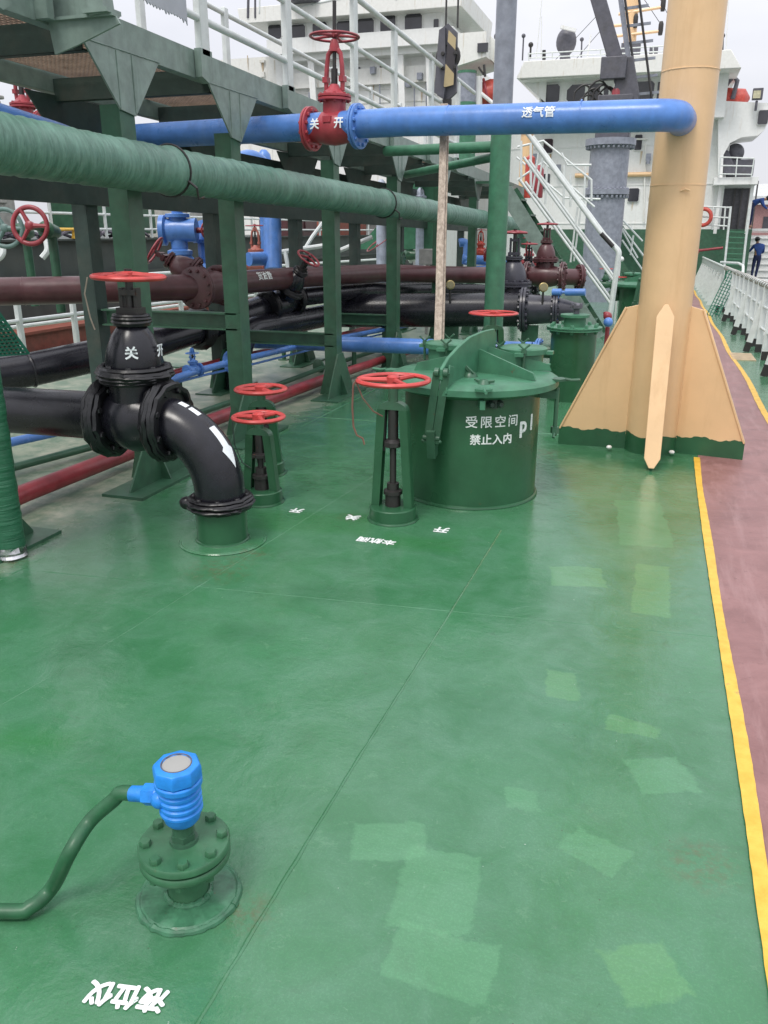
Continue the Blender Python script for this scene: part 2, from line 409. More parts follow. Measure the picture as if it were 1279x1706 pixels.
    # brush marks, lumps of old paint
    bm_ = q.n('ShaderNodeMapping'); bm_.inputs['Rotation'].default_value = (0, 0, .7); bm_.inputs['Scale'].default_value = (14, 70, 1); q.l(geo, bm_.inputs['Vector'])
    brush = q.noise(bm_.outputs[0], 1, 4, .6, .6)
    vor = q.n('ShaderNodeTexVoronoi', feature='SMOOTH_F1'); vor.inputs['Scale'].default_value = 26; q.l(geo, vor.inputs['Vector'])
    n0 = q.bump(fine, .35, .0025); n1 = q.bump(brush, .22, .002, n0); n2 = q.bump(mid, .35, .010, n1); n3 = q.bump(vor.outputs[0], .08, .004, n2); n3 = q.bump(big, .3, .02, n3)
    q.l(n3, q.b.inputs['Normal'])
    return m
DECK = deck_mat()

def walk_mat():
    m = bpy.data.materials.new('walkway_red_paint'); q = NT(m); geo = q.n('ShaderNodeNewGeometry').outputs['Position']
    a = q.noise(geo, 3, 7, .7, .6); b = q.noise(geo, 20, 6, .7)
    mpn = q.n('ShaderNodeMapping'); mpn.inputs['Scale'].default_value = (5, .7, 1); q.l(geo, mpn.inputs['Vector'])
    s = q.noise(mpn.outputs[0], 2, 7, .7)
    c = q.mix(q.ramp(a, .35, .65), (.20, .092, .088), (.31, .160, .155)); c = q.mix(q.math('MULTIPLY', q.ramp(s, .5, .65), .5), c, (.36, .21, .205))
    c = q.mix(q.math('MULTIPLY', q.ramp(b, .6, .72), .5), c, (.10, .045, .04))
    q.l(c, q.b.inputs['Base Color']); q.l(q.math('MULTIPLY_ADD', a, .3, .30), q.b.inputs['Roughness'])
    q.l(q.bump(b, .35, .004, q.bump(a, .3, .01)), q.b.inputs['Normal'])
    return m
WALK = walk_mat()
def line_mat():
    m = bpy.data.materials.new('yellow_line_paint'); q = NT(m); geo = q.n('ShaderNodeNewGeometry').outputs['Position']
    a = q.noise(geo, 14, 7, .7); b = q.noise(geo, 60, 3)
    c = q.mix(q.ramp(a, .3, .65), (.62, .36, .03), (.80, .50, .07)); c = q.mix(q.math('MULTIPLY', q.ramp(a, .62, .68), .6), c, (.30, .22, .08))
    q.l(c, q.b.inputs['Base Color']); q.b.inputs['Roughness'].default_value = .42; q.l(q.bump(b, .3, .002), q.b.inputs['Normal'])
    return m
LINE = line_mat()

def strip(name, mat, xa, xb, ys, lift, wob=0, thick=None):
    """long ribbon following the sheer of the deck between x = xa(y) and xb(y)"""
    mb = MB(); vs = []
    for i, y in enumerate(ys):
        a = xa(y) if callable(xa) else xa; b = xb(y) if callable(xb) else xb
        wa = random.uniform(-wob, wob); wb = random.uniform(-wob, wob)
        vs += [V((a + wa, y, dz(y) + lift)), V((b + wb, y, dz(y) + lift))]
    n = len(ys); fs = [(2 * i, 2 * i + 1, 2 * i + 3, 2 * i + 2) for i in range(n - 1)]
    mb.add(vs, fs)
    return struct(mb.build(name, mat))
def yy(a, b, st):
    o = []; y = a
    while y < b: o.append(y); y += st
    return o + [b]
strip('deck', DECK, -8.4, 1.62, yy(-2.5, 5, 2.5) + yy(6, 60, 3), 0)
strip('walkway', WALK, lambda y: .40 + .012 * math.sin(y * .9), lambda y: 1.07, yy(-2.5, 36.5, .12), .004, .004)
strip('walkway_line', LINE, lambda y: .37 + .012 * math.sin(y * .9), lambda y: .412 + .012 * math.sin(y * .9) + .004 * math.sin(y * 3.1), [y for y in yy(-2.5, 6.42, .05)], .008, .0012)
strip('walkway_line', LINE, lambda y: 1.045 + .016 * math.sin(y * 1.3), lambda y: 1.10 + .014 * math.sin(y * 1.3 + .3), yy(-2.5, 36.5, .08), .008, .003)
# hull side and sea
hb = MB()
for xs, xe in ((1.62, 1.62), (-8.4, -8.4)):
    pass
hb.add([V((1.62, -3, 0)), V((1.62, 5, 0)), V((1.62, 60, dz(60))), V((1.62, 60, -5)), V((1.62, -3, -5))], [(0, 1, 2, 3, 4)])
hb.add([V((-8.4, -3, 0)), V((-8.4, 5, 0)), V((-8.4, 60, dz(60))), V((-8.4, 60, -5)), V((-8.4, -3, -5))], [(4, 3, 2, 1, 0)])
struct(hb.build('hull', G_DARK))
sm = bpy.data.materials.new('sea_water'); q = NT(sm); geo = q.n('ShaderNodeNewGeometry').outputs['Position']
wv = q.noise(geo, 1.6, 6, .6, .4); q.b.inputs['Base Color'].default_value = (.16, .19, .17, 1); q.b.inputs['Roughness'].default_value = .18
q.l(q.bump(wv, .5, .12), q.b.inputs['Normal'])
wb = MB(); wb.add([V((-900, -200, -2.6)), V((900, -200, -2.6)), V((900, 1500, -2.6)), V((-900, 1500, -2.6))], [(0, 1, 2, 3)])
struct(wb.build('water', sm))
# weld seams and plate laps of the deck
def seam(pts, r, name='deck_seam'):
    mb = MB(); pts = resample([V(p) for p in pts], .04)
    mb.tube([p + V((random.uniform(-.0012, .0012), 0, 0)) for p in pts], [r * random.uniform(.8, 1.2) for _ in pts], 6)
    return struct(mb.build(name, DECK))
seam([(-.79, .5, -.0015), (-.772, 2.1, -.0015), (-.745, 3.1, -.0015), (-.72, 4.35, -.0015)], .0055)
seam([(-2.90, 2.6, -.003), (-2.86, 7.5, -.03), (-2.84, 14, dz(14) - .003)], .007)
seam([(-7.5, 6.9, dz(6.9) - .003), (-.6, 6.9, dz(6.9) - .003)], .006)
# drain grid by the rail
mb = MB()
for i in range(9): mb.box((1.2 + .0 * i, 12.4 + i * .09, dz(12.4) + .006 - i * .001), (.30, .045, .012))
solo(mb, 'drain_grid', paint('pale_drain_grid', (.55, .42, .28), .6), 'flat pale slatted drain grid lying on the green side deck inboard of the white rail', 'drain')

seam([(-2.9, 3.05, -.002), (.36, 3.35, -.002)], .0032)
seam([(-7, 2.2, -.002), (-2.9, 2.25, -.002)], .005)
seam([(-1.75, 5.2, -.002), (-2.0, 2.6, -.002), (-2.3, .6, -.002)], .003)
# hill, far quay, far building
hm = bpy.data.materials.new('far_hill'); q = NT(hm); n = q.noise(q.coords(), .05, 6)
q.l(q.mix(q.ramp(n, .35, .65), (.16, .20, .19), (.24, .28, .25)), q.b.inputs['Base Color']); q.b.inputs['Roughness'].default_value = .95  # distance haze is put into these pale grey-green tones
mb = MB(); rs = []
for i in range(61):
    x = -700 + i * 30; hgt = 26 + 9 * math.sin(i * .31) + 5 * math.sin(i * .83 + 1) + 2 * math.sin(i * 2.1)
    if x < 90: hgt *= max(.05, (x + 700) / 3000)
    rs.append([V((x, 560, -3)), V((x, 600, hgt * .55)), V((x, 680, hgt)), V((x, 800, hgt * .8)), V((x, 900, -3))])
mb.rings(rs, False); struct(mb.build('hill', hm))
QUAY = paint('quay_concrete', (.50, .50, .50), .8, var=.1, streak=.4, streakcol=(.35, .33, .3), scale=.6)
mb = MB(); mb.box((60, 85, -1.2), (110, 30, 3.2)); mb.box((60, 69.6, .55), (110, .8, .35)); struct(mb.build('quay', QUAY))
bt = thing('warehouse', 'long low red brick warehouse with pale roof on the quay right of the deckhouse', 'building', (40, 88, .4))
mb = MB(); mb.box((40, 88, 2.1), (76, 8, 3.4)); mb.build('wall', paint('faded_red_wall', (.30, .17, .16), .8), bt)
mb = MB(); mb.prism([(-4.6, 0), (4.6, 0), (4.6, .7), (0, 1.9), (-4.6, .7)], (40, 88, 3.8), (0, 1, 0), (0, 0, 1), 78); mb.build('roof', paint('pale_roof', (.55, .57, .56), .7), bt)
for i in range(26):
    mb = MB(); mb.box((3 + i * 2.9, 83.98, 2.2), (1.5, .12, 1.2)); mb.build('window', PANE if i % 3 else WHITE, bt)

# ================================================================ CATWALK
PX = -3.1; FX = -4.4
def bz(y): return -.016 * (y - 4.5)
cw = thing('catwalk', 'long pale green steel catwalk on legs over the pipes left of the deck', 'catwalk', (-3.75, 4.6, 0))
mb = MB()
for x in (PX, FX):
    for a, b in ((2.2, 8.3), (8.3, 14.4), (14.4, 20.5)):
        mb.bar((x, a, 2.667 + bz(a)), (x, b + .002, 2.667 + bz(b)), .012, .165)
        for zz in (.078, -.078): mb.bar((x - .03, a, 2.667 + bz(a) + zz), (x - .03, b, 2.667 + bz(b) + zz), .07, .012)
mb.build('side_beam', G_BEAM, cw)
y = 2.9
while y < 20.4:
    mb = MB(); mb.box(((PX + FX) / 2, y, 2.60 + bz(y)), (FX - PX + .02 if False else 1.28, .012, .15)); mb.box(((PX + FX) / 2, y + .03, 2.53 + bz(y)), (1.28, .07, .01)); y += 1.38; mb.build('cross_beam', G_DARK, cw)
mb = MB()
for i in range(36): mb.bar((PX - .02 - i * .0357, 2.3, 2.715 + bz(2.3)), (PX - .02 - i * .0357, 20.4, 2.715 + bz(20.4)), .006, .010)
y = 2.3
while y < 20.4: mb.box(((PX + FX) / 2, y, 2.716 + bz(y)), (1.27, .008, .008)); y += .045
mb.build('grating', paint('rusty_grating', (.34, .24, .18), .6, rust=.3), cw)
mb = MB()      # added dark panel and deep girder on the far side of the frame
mb.bar((FX - .16, 5.75, 2.13), (FX - .16, 20.5, 1.98), .05, .62); mb.bar((FX + .02, 2.0, 1.90 + .03), (FX + .02, 20.5, 1.66), .06, .16)
mb.build('dark_panel_girder', G_DARK, cw)
def cw_post(x, y, far):
    mb = MB(); zt = 2.30 + bz(y)
    mb.box((x, y, zt / 2 + dz(y) / 2), (.012, .15, zt - dz(y)))                       # H section seen on its flange
    for s in (-1, 1): mb.box((x - .06, y + s * .069, zt / 2 + dz(y) / 2), (.11, .012, zt - dz(y)))
    mb.box((x - .121, y, zt / 2 + dz(y) / 2), (.012, .15, zt - dz(y)))
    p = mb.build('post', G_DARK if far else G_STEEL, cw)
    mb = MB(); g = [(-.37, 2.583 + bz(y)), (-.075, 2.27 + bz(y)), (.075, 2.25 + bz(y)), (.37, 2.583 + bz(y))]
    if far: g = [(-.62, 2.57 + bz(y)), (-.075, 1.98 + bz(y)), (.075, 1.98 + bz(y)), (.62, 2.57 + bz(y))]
    mb.prism(g, (x + .013, y, 0), (0, 1, 0), (0, 0, 1), .012)
    if not far:
        for s in (-1, 1): P_ = [(x + .020, y + s * .075 + random.uniform(-.001, .001), 2.575 + bz(y) - k * .018) for k in range(18)]; mb.tube(P_, [random.uniform(.0035, .006) for _ in P_], 6)
        P_ = [(x + .021, y - .37 + k * .02, 2.584 + bz(y) + random.uniform(-.001, .001)) for k in range(38)]; mb.tube(P_, [random.uniform(.003, .006) for _ in P_], 6)
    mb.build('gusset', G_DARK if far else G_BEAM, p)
    mb = MB(); mb.prism([(-.36, dz(y)), (.36, dz(y)), (.36, .03 + dz(y)), (.075, .40), (-.075, .40), (-.36, .03 + dz(y))], (x + .013, y, 0), (0, 1, 0), (0, 0, 1), .014)
    mb.prism([(-.2, dz(y)), (.12, dz(y)), (.0, .3), (-.12, .3)], (x - .02, y, 0), (1, 0, 0), (0, 0, 1), .012)
    mb.box((x, y, dz(y) + .009), (.30, .86, .018))
    mb.build('foot_plate', G_STEEL, p)
for y in (3.12, 4.62, 5.97, 8.03, 10.1, 12.3, 14.65, 17.0, 19.4): cw_post(PX if y > 4 else PX - .1, y, False)
for y in (3.4, 5.95, 8.0, 10.1, 12.3, 14.6, 17.0, 19.4): cw_post(FX, y, True)
for i, (y, z) in enumerate(((5.97, .985), (8.03, .60), (10.1, .6), (12.3, .6), (14.65, .5))):
    mb = MB(); mb.box(((PX + FX) / 2, y - .03, z), (1.24, .09, .012)); mb.box(((PX + FX) / 2, y, z - .06), (1.24, .012, .12)); mb.box(((PX + FX) / 2, y - .03, z - .12), (1.24, .09, .012))
    mb.build('tie_beam', G_STEEL, cw)
# outrigger bracket at upper left
mb = MB()
mb.prism([(0, 0), (.40, .0), (.42, -.035), (.16, -.115), (.02, -.15)], (PX + .01, 4.0, 2.605), (1, 0, 0), (0, 0, 1), .014)
mb.prism([(0, -.03), (.40, -.03), (.40, .03), (0, .03)], (PX + .01, 4.0, 2.61), (1, 0, 0), (0, 1, 0), .014)
mb.prism([(.02, .01), (.02, .5), (.14, .5), (.30, .01)], (PX + .01, 4.03, 2.61), (1, 0, 0), (0, 0, 1), .012)
mb.bar((PX + .33, 4.0, 2.61), (PX + .27, 4.0, 3.3), .09, .09); mb.box((PX + .33, 4.0, 2.625), (.14, .12, .02))
mb.bar((PX + .03, 3.93, 2.60), (PX + .03, 3.93, 2.9), .10, .05)
mb.build('outrigger_bracket', G_BEAM, cw)
for y in (3.6, 5.52, 6.90, 8.49, 9.80, 11.4, 12.9): 
    mb = MB(); mb.prism([(-.075, 0), (.075, 0), (.075, -.17), (.02, -.2), (-.075, -.17)], (PX + .035, y, 2.76 + bz(y)), (0, 1, 0), (0, 0, 1), .05); mb.build('rail_socket', G_BEAM, cw)

def catwalk_rail(x, label, posts, z0, bars, y0, y1, pw):
    t = thing('guard_rail', label, 'guard rail', (x, y0, z0), 'white guard rails along the catwalk')
    for y in posts:
        mb = MB(); mb.box((x, y, z0 + bz(y) + .52), (.05, pw, 1.04)); mb.build('rail_post', RAILW, t, bevel=.006)
    for z, r in bars:
        mb = MB(); mb.tube([(x, y0, z + bz(y0)), (x, y1, z + bz(y1))], r, 10); mb.build('rail_bar', RAILW, t)
catwalk_rail(PX + .035, 'white steel guard rail along the near edge of the green catwalk', (5.52, 6.90, 8.49, 9.80, 11.4, 12.9), 2.72, ((2.94, .024), (3.36, .022), (3.79, .028)), 3.5, 14.0, .11)
catwalk_rail(FX, 'white steel guard rail along the far edge of the green catwalk', (6.9, 8.4, 9.9, 11.4, 12.9, 14.4, 16.0), 2.72, ((3.20, .018), (3.71, .024)), 6.0, 18.0, .08)
# ragged sheet hung on the rail
mb = MB(); pts = [(4.15, 3.5), (5.25, 3.42), (5.25, 2.83)]; k = 60
for i in range(k): 
    t = i / (k - 1); y = 5.24 - t * .98; z = 2.86 + t * .02
    pts += [(y, z + (.0 if i % 2 else -.022 * random.random() - .004))]
mb.prism([(a - 4.15, b) for a, b in pts], (PX + .085, 4.15, 0), (0, 1, 0), (0, 0, 1), .006)
solo(mb, 'hanging_sheet', paint('grey_sheet', (.42, .44, .48), .7, var=.08), 'grey sheet with a ragged lower edge hanging from the upper left catwalk rail', 'sheet')

# ================================================================ PIPES BY THE CATWALK
def lumpy(path, r, step=.03, amp=.05):
    pts = resample([V(p) for p in path], step); R = []
    for i, p in enumerate(pts):
        R.append(r * (1 + amp * .5 * math.sin(i * .9) * random.random() + amp * random.uniform(-.5, .6)))
    return pts, R
wp = thing('wrapped_pipe', 'thick green tape wrapped pipe running the length of the catwalk at head height', 'pipe', (-2.9, 2.0, 1.9))
path = fillet([(-2.9, 1.6, 2.02), (-2.9, 4.0, 1.955), (-2.9, 8.2, 1.893), (-2.9, 18.3, 1.70), (-2.9, 18.9, 1.35)], .4)
pts, R = lumpy(path, .131, .022, .05)
for i, p in enumerate(pts):
    for yk in (4.72, 8.9, 13.8, 14.15): 
        if abs(p.y - yk) < .07: R[i] *= 1.06
mb = MB(); mb.tube(pts, R, 28, jit=.006); mb.build('wrapping', WRAPY, wp, ang=80)
for y, z in ((4.72, 1.945), (8.9, 1.88)):
    mb = MB(); mb.torus((-2.9, y, z), (0, 1, .02), .146, .008, 30, 6); mb.tube([(-2.77, y - .01, z - .06), (-2.72, y, z - .10), (-2.73, y + .03, z - .16), (-2.70, y + .05, z - .15)], .008, 8); mb.build('cable_clamp', RUBBER, wp)
vp = thing('wrapped_standpipe', 'upright green tape wrapped pipe with foil at its foot, left edge', 'pipe', (-3.06, 3.17, 0))
pts, R = lumpy([(-3.06, 3.17, .05), (-3.055, 3.17, 1.5)], .077, .02, .05); mb = MB(); mb.tube(pts, R, 24, jit=.01); mb.build('wrapping', WRAPZ, vp, ang=80)
pts, R = lumpy([(-3.06, 3.17, 0), (-3.06, 3.17, .07)], .078, .012, .12); mb = MB(); mb.tube(pts, R, 22, jit=.05); mb.build('foil_collar', FOIL, vp, ang=20)

def flange_mb(mb, o, ax, R, t, nb=8, rb=None, hb=None, both=True, gap=.004):
    """a bolted pair of flanges centred at o"""
    o = V(o); a = V(ax).normalized(); rb = rb or R * .09; hb = hb or rb * 1.1
    for s in ((-1, 1) if both else (1,)):
        mb.lathe([(R * .97, 0), (R, t * .12), (R, t * .9), (R * .97, t)], o + a * (s * (gap / 2) + (0 if s > 0 else -t)), a, 36)
    for s in (-1, 1): mb.hexes(o + a * s * (t + gap / 2 if both or s > 0 else 0), a * s, R * .82, nb, rb, hb)
def taped(mb, o, ax, R, w, n=5, amp=.13):
    """flange buried in lumpy tape wound round and round"""
    o = V(o); a = V(ax).normalized()
    for k in range(n):
        h = (k / (n - 1) - .5) * w; x, y, z = frame(a + V((random.uniform(-.05, .05), random.uniform(-.05, .05), random.uniform(-.05, .05))))
        rr = R * (1 - .25 * abs(k / (n - 1) - .5) ** 1.5); rs = []
        for i in range(40):
            t = 2 * math.pi * i / 40; d = x * math.cos(t) + y * math.sin(t); lump = rr * (1 + amp * .35 * math.sin(i * 2.1 + k) * random.random() + amp * .3 * random.random())
            rs.append([o + a * h + d * (lump + w * .28 * math.cos(u)) + a * (w * .24 * math.sin(u)) for u in (0, 1.05, 2.1, 3.14, 4.2, 5.2)])
        mb.rings(rs, False, True)
    mb.lathe([(R * .9, -w / 2), (R * .95, w / 2)], o, a, 30)
    mb.hexes(o + a * w * .42, a, R * .84, 8, R * .095, R * .13); mb.hexes(o - a * w * .42, -a, R * .84, 8, R * .095, R * .13)
def wheel_mb(mb, o, ax, R, r, spokes=3, ph=0, drop=.0, hub=None, flat=.8, xh=None):
    x, y, z = frame(ax, xh); o = V(o); mb.torus(o, ax, R - r, r, 48, 10, flat)
    hub = hub or R * .14; mb.lathe([(hub * .8, -hub * .6 - drop), (hub, -hub * .4 - drop), (hub, hub * .5 - drop), (hub * .6, hub * .8 - drop)], o, ax, 16)
    for i in range(spokes):
        a = 2 * math.pi * i / spokes + ph; d = x * math.cos(a) + y * math.sin(a)
        mb.tube([o - z * drop + d * hub * .5, o - z * drop * .6 + d * (R * .55), o + d * (R - r)], [r * 1.1, r * .8, r * .9], 8)
def valve(name, label, cen, pax, sax, D, body, wheelm, kind='yoke', wr=.9, height=3.2, stem=None, text=None, flm=None, group=None, tapem=None, spokes=3, L=2.1, right_flange=None, loc=None):
    """gate valve: cen on the pipe centre, pax along the pipe, sax along the stem, D pipe diameter"""
    cen = V(cen); p = V(pax).normalized(); s = V(sax).normalized(); w = p.cross(s)
    t = thing(name, label, 'valve', tuple(cen - V((0, 0, D * .6))) if loc is None else loc, group)
    mb = MB(); h = D * L / 2
    mb.lathe([(D * .5, -h), (D * .53, -h * .75), (D * .62, -h * .35), (D * .66, 0), (D * .62, h * .35), (D * .53, h * .75), (D * .5, h)], cen, p, 32)
    if kind == 'yoke':
        mb.lathe([(D * .5, 0), (D * .46, D * .55), (D * .46, D * .97)], cen, s, 28, sy=.95)
        mb.box(cen + w * (-D * .0) + s * D * .25 - w * D * .55 * (1 if w.dot(V((0, -1, 0))) < 0 else -1), (D * .34, D * .26, D * .22), (p, w, s))
    else:
        mb.lathe([(D * .55, 0), (D * .52, D * .35), (D * .52, D * .8)], cen, s, 28)
        mb.lathe([(D * .54, D * 1.0), (D * .56, D * 1.12), (D * .50, D * 1.4), (D * .40, D * 1.65), (D * .27, D * 1.82), (D * .22, D * 1.86)], cen, s, 32)
    mb.build('body', body, t, ang=50)
    for k, sg in enumerate((-1, 1)):
        mb = MB()
        if tapem: taped(mb, cen + p * sg * h, p, D * .74, D * .26)
        else: flange_mb(mb, cen + p * sg * h, p, D * .83, D * .10, 12)
        mb.build('flange', tapem or ((right_flange if sg > 0 else None) or flm or body), t)
    mb = MB()
    if kind == 'yoke':
        flange_mb(mb, cen + s * D * 1.07, s, D * .66, D * .1, 8)
        mb.lathe([(D * .5, D * 1.18), (D * .42, D * 1.27), (D * .3, D * 1.36), (D * .16, D * 1.55)], cen, s, 26); mb.build('bonnet', body, t)
        mb = MB()
        for sg in (-1, 1):
            b = cen + p * sg * D * .36
            mb.tube([b + s * D * 1.3, b + s * D * 1.7, cen + p * sg * D * .33 + s * D * 2.2, cen + p * sg * D * .27 + s * D * 2.6, cen + p * sg * D * .1 + s * D * 2.78], [D * .085, D * .10, D * .095, D * .09, D * .11], 10)
            mb.box(b + s * D * 1.72, (D * .2, D * .3, D * .2), (p, w, s)); mb.hexes(b + s * D * 1.82, s, D * .001, 1, D * .07, D * .07)
        mb.lathe([(D * .2, D * 2.68), (D * .2, D * 2.86), (D * .13, D * (height - .1))], cen, s, 16); mb.build('yoke', body, t)
    else:
        if tapem: taped(mb, cen + s * D * .92, s, D * .68, D * .22); taped(mb, cen + s * D * 1.93, s, D * .33, D * .16, 4)
        else: flange_mb(mb, cen + s * D * .92, s, D * .76, D * .09, 12); flange_mb(mb, cen + s * D * 1.93, s, D * .36, D * .06, 6)
        mb.build('bonnet', tapem or body, t)
        mb = MB()
        for sg in (-1, 1): mb.box(cen + p * sg * D * .16 + s * D * (1.98 + (height - 2.2) / 2), (D * .07, D * .14, D * (height - 2.15)), (p, w, s))
        mb.box(cen + s * D * 2.1, (D * .46, D * .3, D * .12), (p, w, s)); mb.box(cen + s * D * (height - .28), (D * .36, D * .2, D * .1), (p, w, s)); mb.build('yoke', RUBBER if tapem else body, t)
    mb = MB(); mb.tube([cen + s * D * 1.4, cen + s * D * (stem or height + .15)], D * .075, 12)
    if kind == 'yoke': mb.tube([cen + s * D * 1.4, cen + s * D * 2.1], D * .13, 12)
    mb.build('stem', RUBBER, t)
    mb = MB(); wheel_mb(mb, cen + s * D * height, s, D * wr, D * .062, spokes, .5, drop=-D * .04, xh=p); mb.build('handwheel', wheelm, t)
    if text:
        mb = MB()
        for ch, dx in text: mb = MB(); text_cyl(mb, ch, D * .42, cen + p * dx * D, p, D * .70, (-w if w.y > 0 else w) + s * .1, s, along=True, bold=.0022); mb.build('lettering', FLOWMARK, t)
    return t

# ================================================================ VENT MAST, VENT LINE
mx, my = .045, 6.58
vm = thing('vent_mast', 'thick cream yellow vent mast on four tapered fins beside the red walkway', 'mast', (mx, my, 0))
mb = MB(); mb.lathe([(.188, -.06), (.188, 6.2)], (mx, my, 0), (0, 0, 1), 64); mb.lathe([(.191, 1.9), (.1905, 1.905)], (mx, my, 0), (0, 0, 1), 48)
mb.build('mast_tube', YEL, vm)
rough_edge = lambda n, a, b: [(a + (b - a) * i / n, .118 + .010 * math.sin(i * .37 + a * 9) + .004 * math.sin(i * 1.3) + random.uniform(-.003, .003)) for i in range(n + 1)]
for k, (dx, dy, ln) in enumerate(((-.998, -.03, .53), (.03, -1, .46), (.985, -.17, .50), (0, 1, .5))):
    d = V((dx, dy, 0)).normalized(); mb = MB()
    mb.prism([(.17, .105), (.17 + ln, .105), (.17 + ln - .01, .13), (.27, 1.06), (.17, 1.085)], (mx, my, 0), d, (0, 0, 1), .014)
    n = V((-d.y, d.x, 0))
    a = V((mx, my, .11)) + d * (.17 + ln); b = V((mx, my, 1.06)) + d * .275
    if k == 1:
        # front fin: broad pointed edge strap, cut to points at both ends
        dirv = (b - a).normalized(); Lf = (b - a).length + .05
        mb.prism([(-.055, -.035 + .0), (-.018, -.105), (.018, -.105), (.055, -.035), (.060, Lf - .085), (.012, Lf), (-.012, Lf), (-.060, Lf - .085)], a + V((0, -.006, -.0)) , n, dirv, .014)
    else:
        mb.bar(a, b, .055 if k == 1 else .035, .014, tuple(n.cross((b - a).normalized())))
    f = mb.build('fin', YEL, vm, bevel=.003)
    mb = MB(); mb.prism([(.10, -.03), (.17 + ln + .004, -.03)] + list(reversed(rough_edge(40, .10, .17 + ln + .004))), (mx, my, .001), d, (0, 0, 1), .019)
    mb.build('green_painted_foot', G_HATCH, f)
mb = MB()
rs = []
for i in range(65):
    a = 2 * math.pi * i / 64
    rs.append((a, .125 + .012 * math.sin(a * 4) + random.uniform(-.003, .003)))
vs = [V((mx + .1905 * math.cos(a), my + .1905 * math.sin(a), -.05)) for a, _ in rs] + [V((mx + .1905 * math.cos(a), my + .1905 * math.sin(a), h)) for a, h in rs]
mb.add(vs, [(i, i + 1, i + 66, i + 65) for i in range(64)]); mb.build('green_painted_base', G_HATCH, vm)
mb = MB(); mb.tube([(mx + .02, my - .192, 1.86), (mx + .05, my - .20, 1.872), (mx + .08, my - .19, 1.862)], .006, 6); mb.build('weld_scar', YEL, vm)
mb = MB()
for dx, dy in ((-.998, -.03), (.985, -.17), (.03, -1)):
    d = V((dx, dy, 0)).normalized(); n = V((-d.y, d.x, 0))
    for s in (-1, 1):
        P_ = [V((mx, my, 0)) + d * .186 + n * s * .012 + V((random.uniform(-.0015, .0015), 0, .1 + i * .012)) for i in range(80)]; mb.tube(P_, [random.uniform(.004, .0075) for _ in P_], 6)
P_ = [V((mx + .188 * math.cos(a * .1), my + .188 * math.sin(a * .1), 2.62 + random.uniform(-.001, .001))) for a in range(64)]; mb.tube(P_, [random.uniform(.003, .006) for _ in P_], 6)
mb.build('weld_bead', YEL, vm)
for a in ((-.30, -.10), (.16, -.11)):
    mb = MB(); mb.sphere((mx + a[0], my + a[1] - .05, .015), .022, (1, 1, .7), 7)
    solo(mb, 'cotton_waste', WHITE, 'small white scrap on the deck %s the yellow mast front fin' % ('left of' if a[0] < 0 else 'right of'), 'waste')

bp0 = V((mx + .0, 6.40, 2.315)); 
vent = thing('vent_pipe', 'bright blue pipe crossing overhead from the yellow mast to the catwalk, marked in white', 'pipe', (-1.5, 6.2, 2.22))
path = fillet([(.03, 6.50, 2.303), (-.01, 6.10, 2.303), (-1.9, 6.29, 2.35), (-4.6, 6.66, 2.36)], .13, 10)
mb = MB(); mb.tube(path, .0975, 40); 
for xw in (-.62, -1.55):
    cw_ = V((xw, 6.10 + (.07 - xw) * .0965, 2.318 + (.07 - xw) * .0163)); P_ = [cw_ + V((0, .0965 * math.cos(a * .16), .0965 * math.sin(a * .16))) + V((random.uniform(-.0012, .0012), 0, 0)) for a in range(41)]; mb.tube(P_, [random.uniform(.0025, .005) for _ in P_], 6)
mb.build('pipe_run', BLUE, vent)
pdir = V((1.89, -.19, -.047)).normalized()
mb = MB(); text_cyl(mb, '透气管', .076, V((-.885, 6.188, 2.325)), pdir, .1005, (.1, -1, .25), (0, 0, 1), along=True, bold=.0012)
mb.build('lettering', FLOWMARK, vent)
RV_RED = paint('valve_red_paint', (.40, .055, .07), .34, rust=.12, dirt=.15)
rv = valve('gate_valve', 'dark red rising stem gate valve with blue rimmed right flange on the overhead blue pipe', (-2.467, 6.38, 2.339), (.985, -.12, 0), (0.02, 0, 1), .19, RV_RED, DRED, 'yoke', .99, 3.2, 4.4, (('关', -.52), ('开', .55)), right_flange=BLUE, spokes=5)
rv2 = valve('gate_valve', 'red gate valve half hidden behind the catwalk beam at the upper left', (-6.291, 7.6, 2.582), (1, 0, 0), (0, 0, 1), .2, DRED, DRED, 'yoke', .9, 3.0)
mb = MB(); mb.tube([(-3.5, 3.559, 2.239), (-3.5, 4.499, 2.151), (-3.5, 4.792, 2.111)], .06, 20)
solo(mb, 'vent_branch_pipe', BLUE, 'short length of blue pipe just above the wrapped pipe at the left edge', 'pipe')

# ================================================================ BLACK CARGO DROP WITH ELBOW AND VALVE
ey = 3.73
ep = thing('cargo_drop_pipe', 'fat glossy black elbow pipe turning down onto a green deck stub, white flow arrow', 'pipe', (-2.137, ey, 0))
path = fillet([(-2.50, ey, .645), (-2.137, ey, .645), (-2.137, ey, .235)], .36, 16)
mb = MB(); mb.tube(path, .134, 40); mb.build('elbow', BLACK, ep, ang=60)
mb = MB(); mb.tube([(-2.76, ey, .645), (-4.6, ey + .02, .62)], .13, 36); mb.build('pipe_run', BLACK, ep)
mb = MB(); taped(mb, (-2.137, ey, .225), (0, 0, 1), .168, .05, 5, .16)
mb.sphere((-2.31, ey - .06, .215), .04, (1, .8, .9), 8)
mb.build('flange', TAPE, ep, ang=60)
mb = MB(); mb.lathe([(.136, 0), (.136, .2)], (-2.137, ey, 0), (0, 0, 1), 44); mb.torus((-2.137, ey, .01), (0, 0, 1), .137, .012, 44, 8); mb.build('deck_stub', G_HATCH, ep)
mb = MB(); mb.lathe([(.222, 0), (.225, .004), (.222, .009), (.13, .011)], (-2.137, ey, .002), (0, 0, 1), 48); mb.torus((-2.137, ey, .004), (0, 0, 1), .228, .008, 48, 6, .6); mb.build('doubler_plate', DECK, ep)
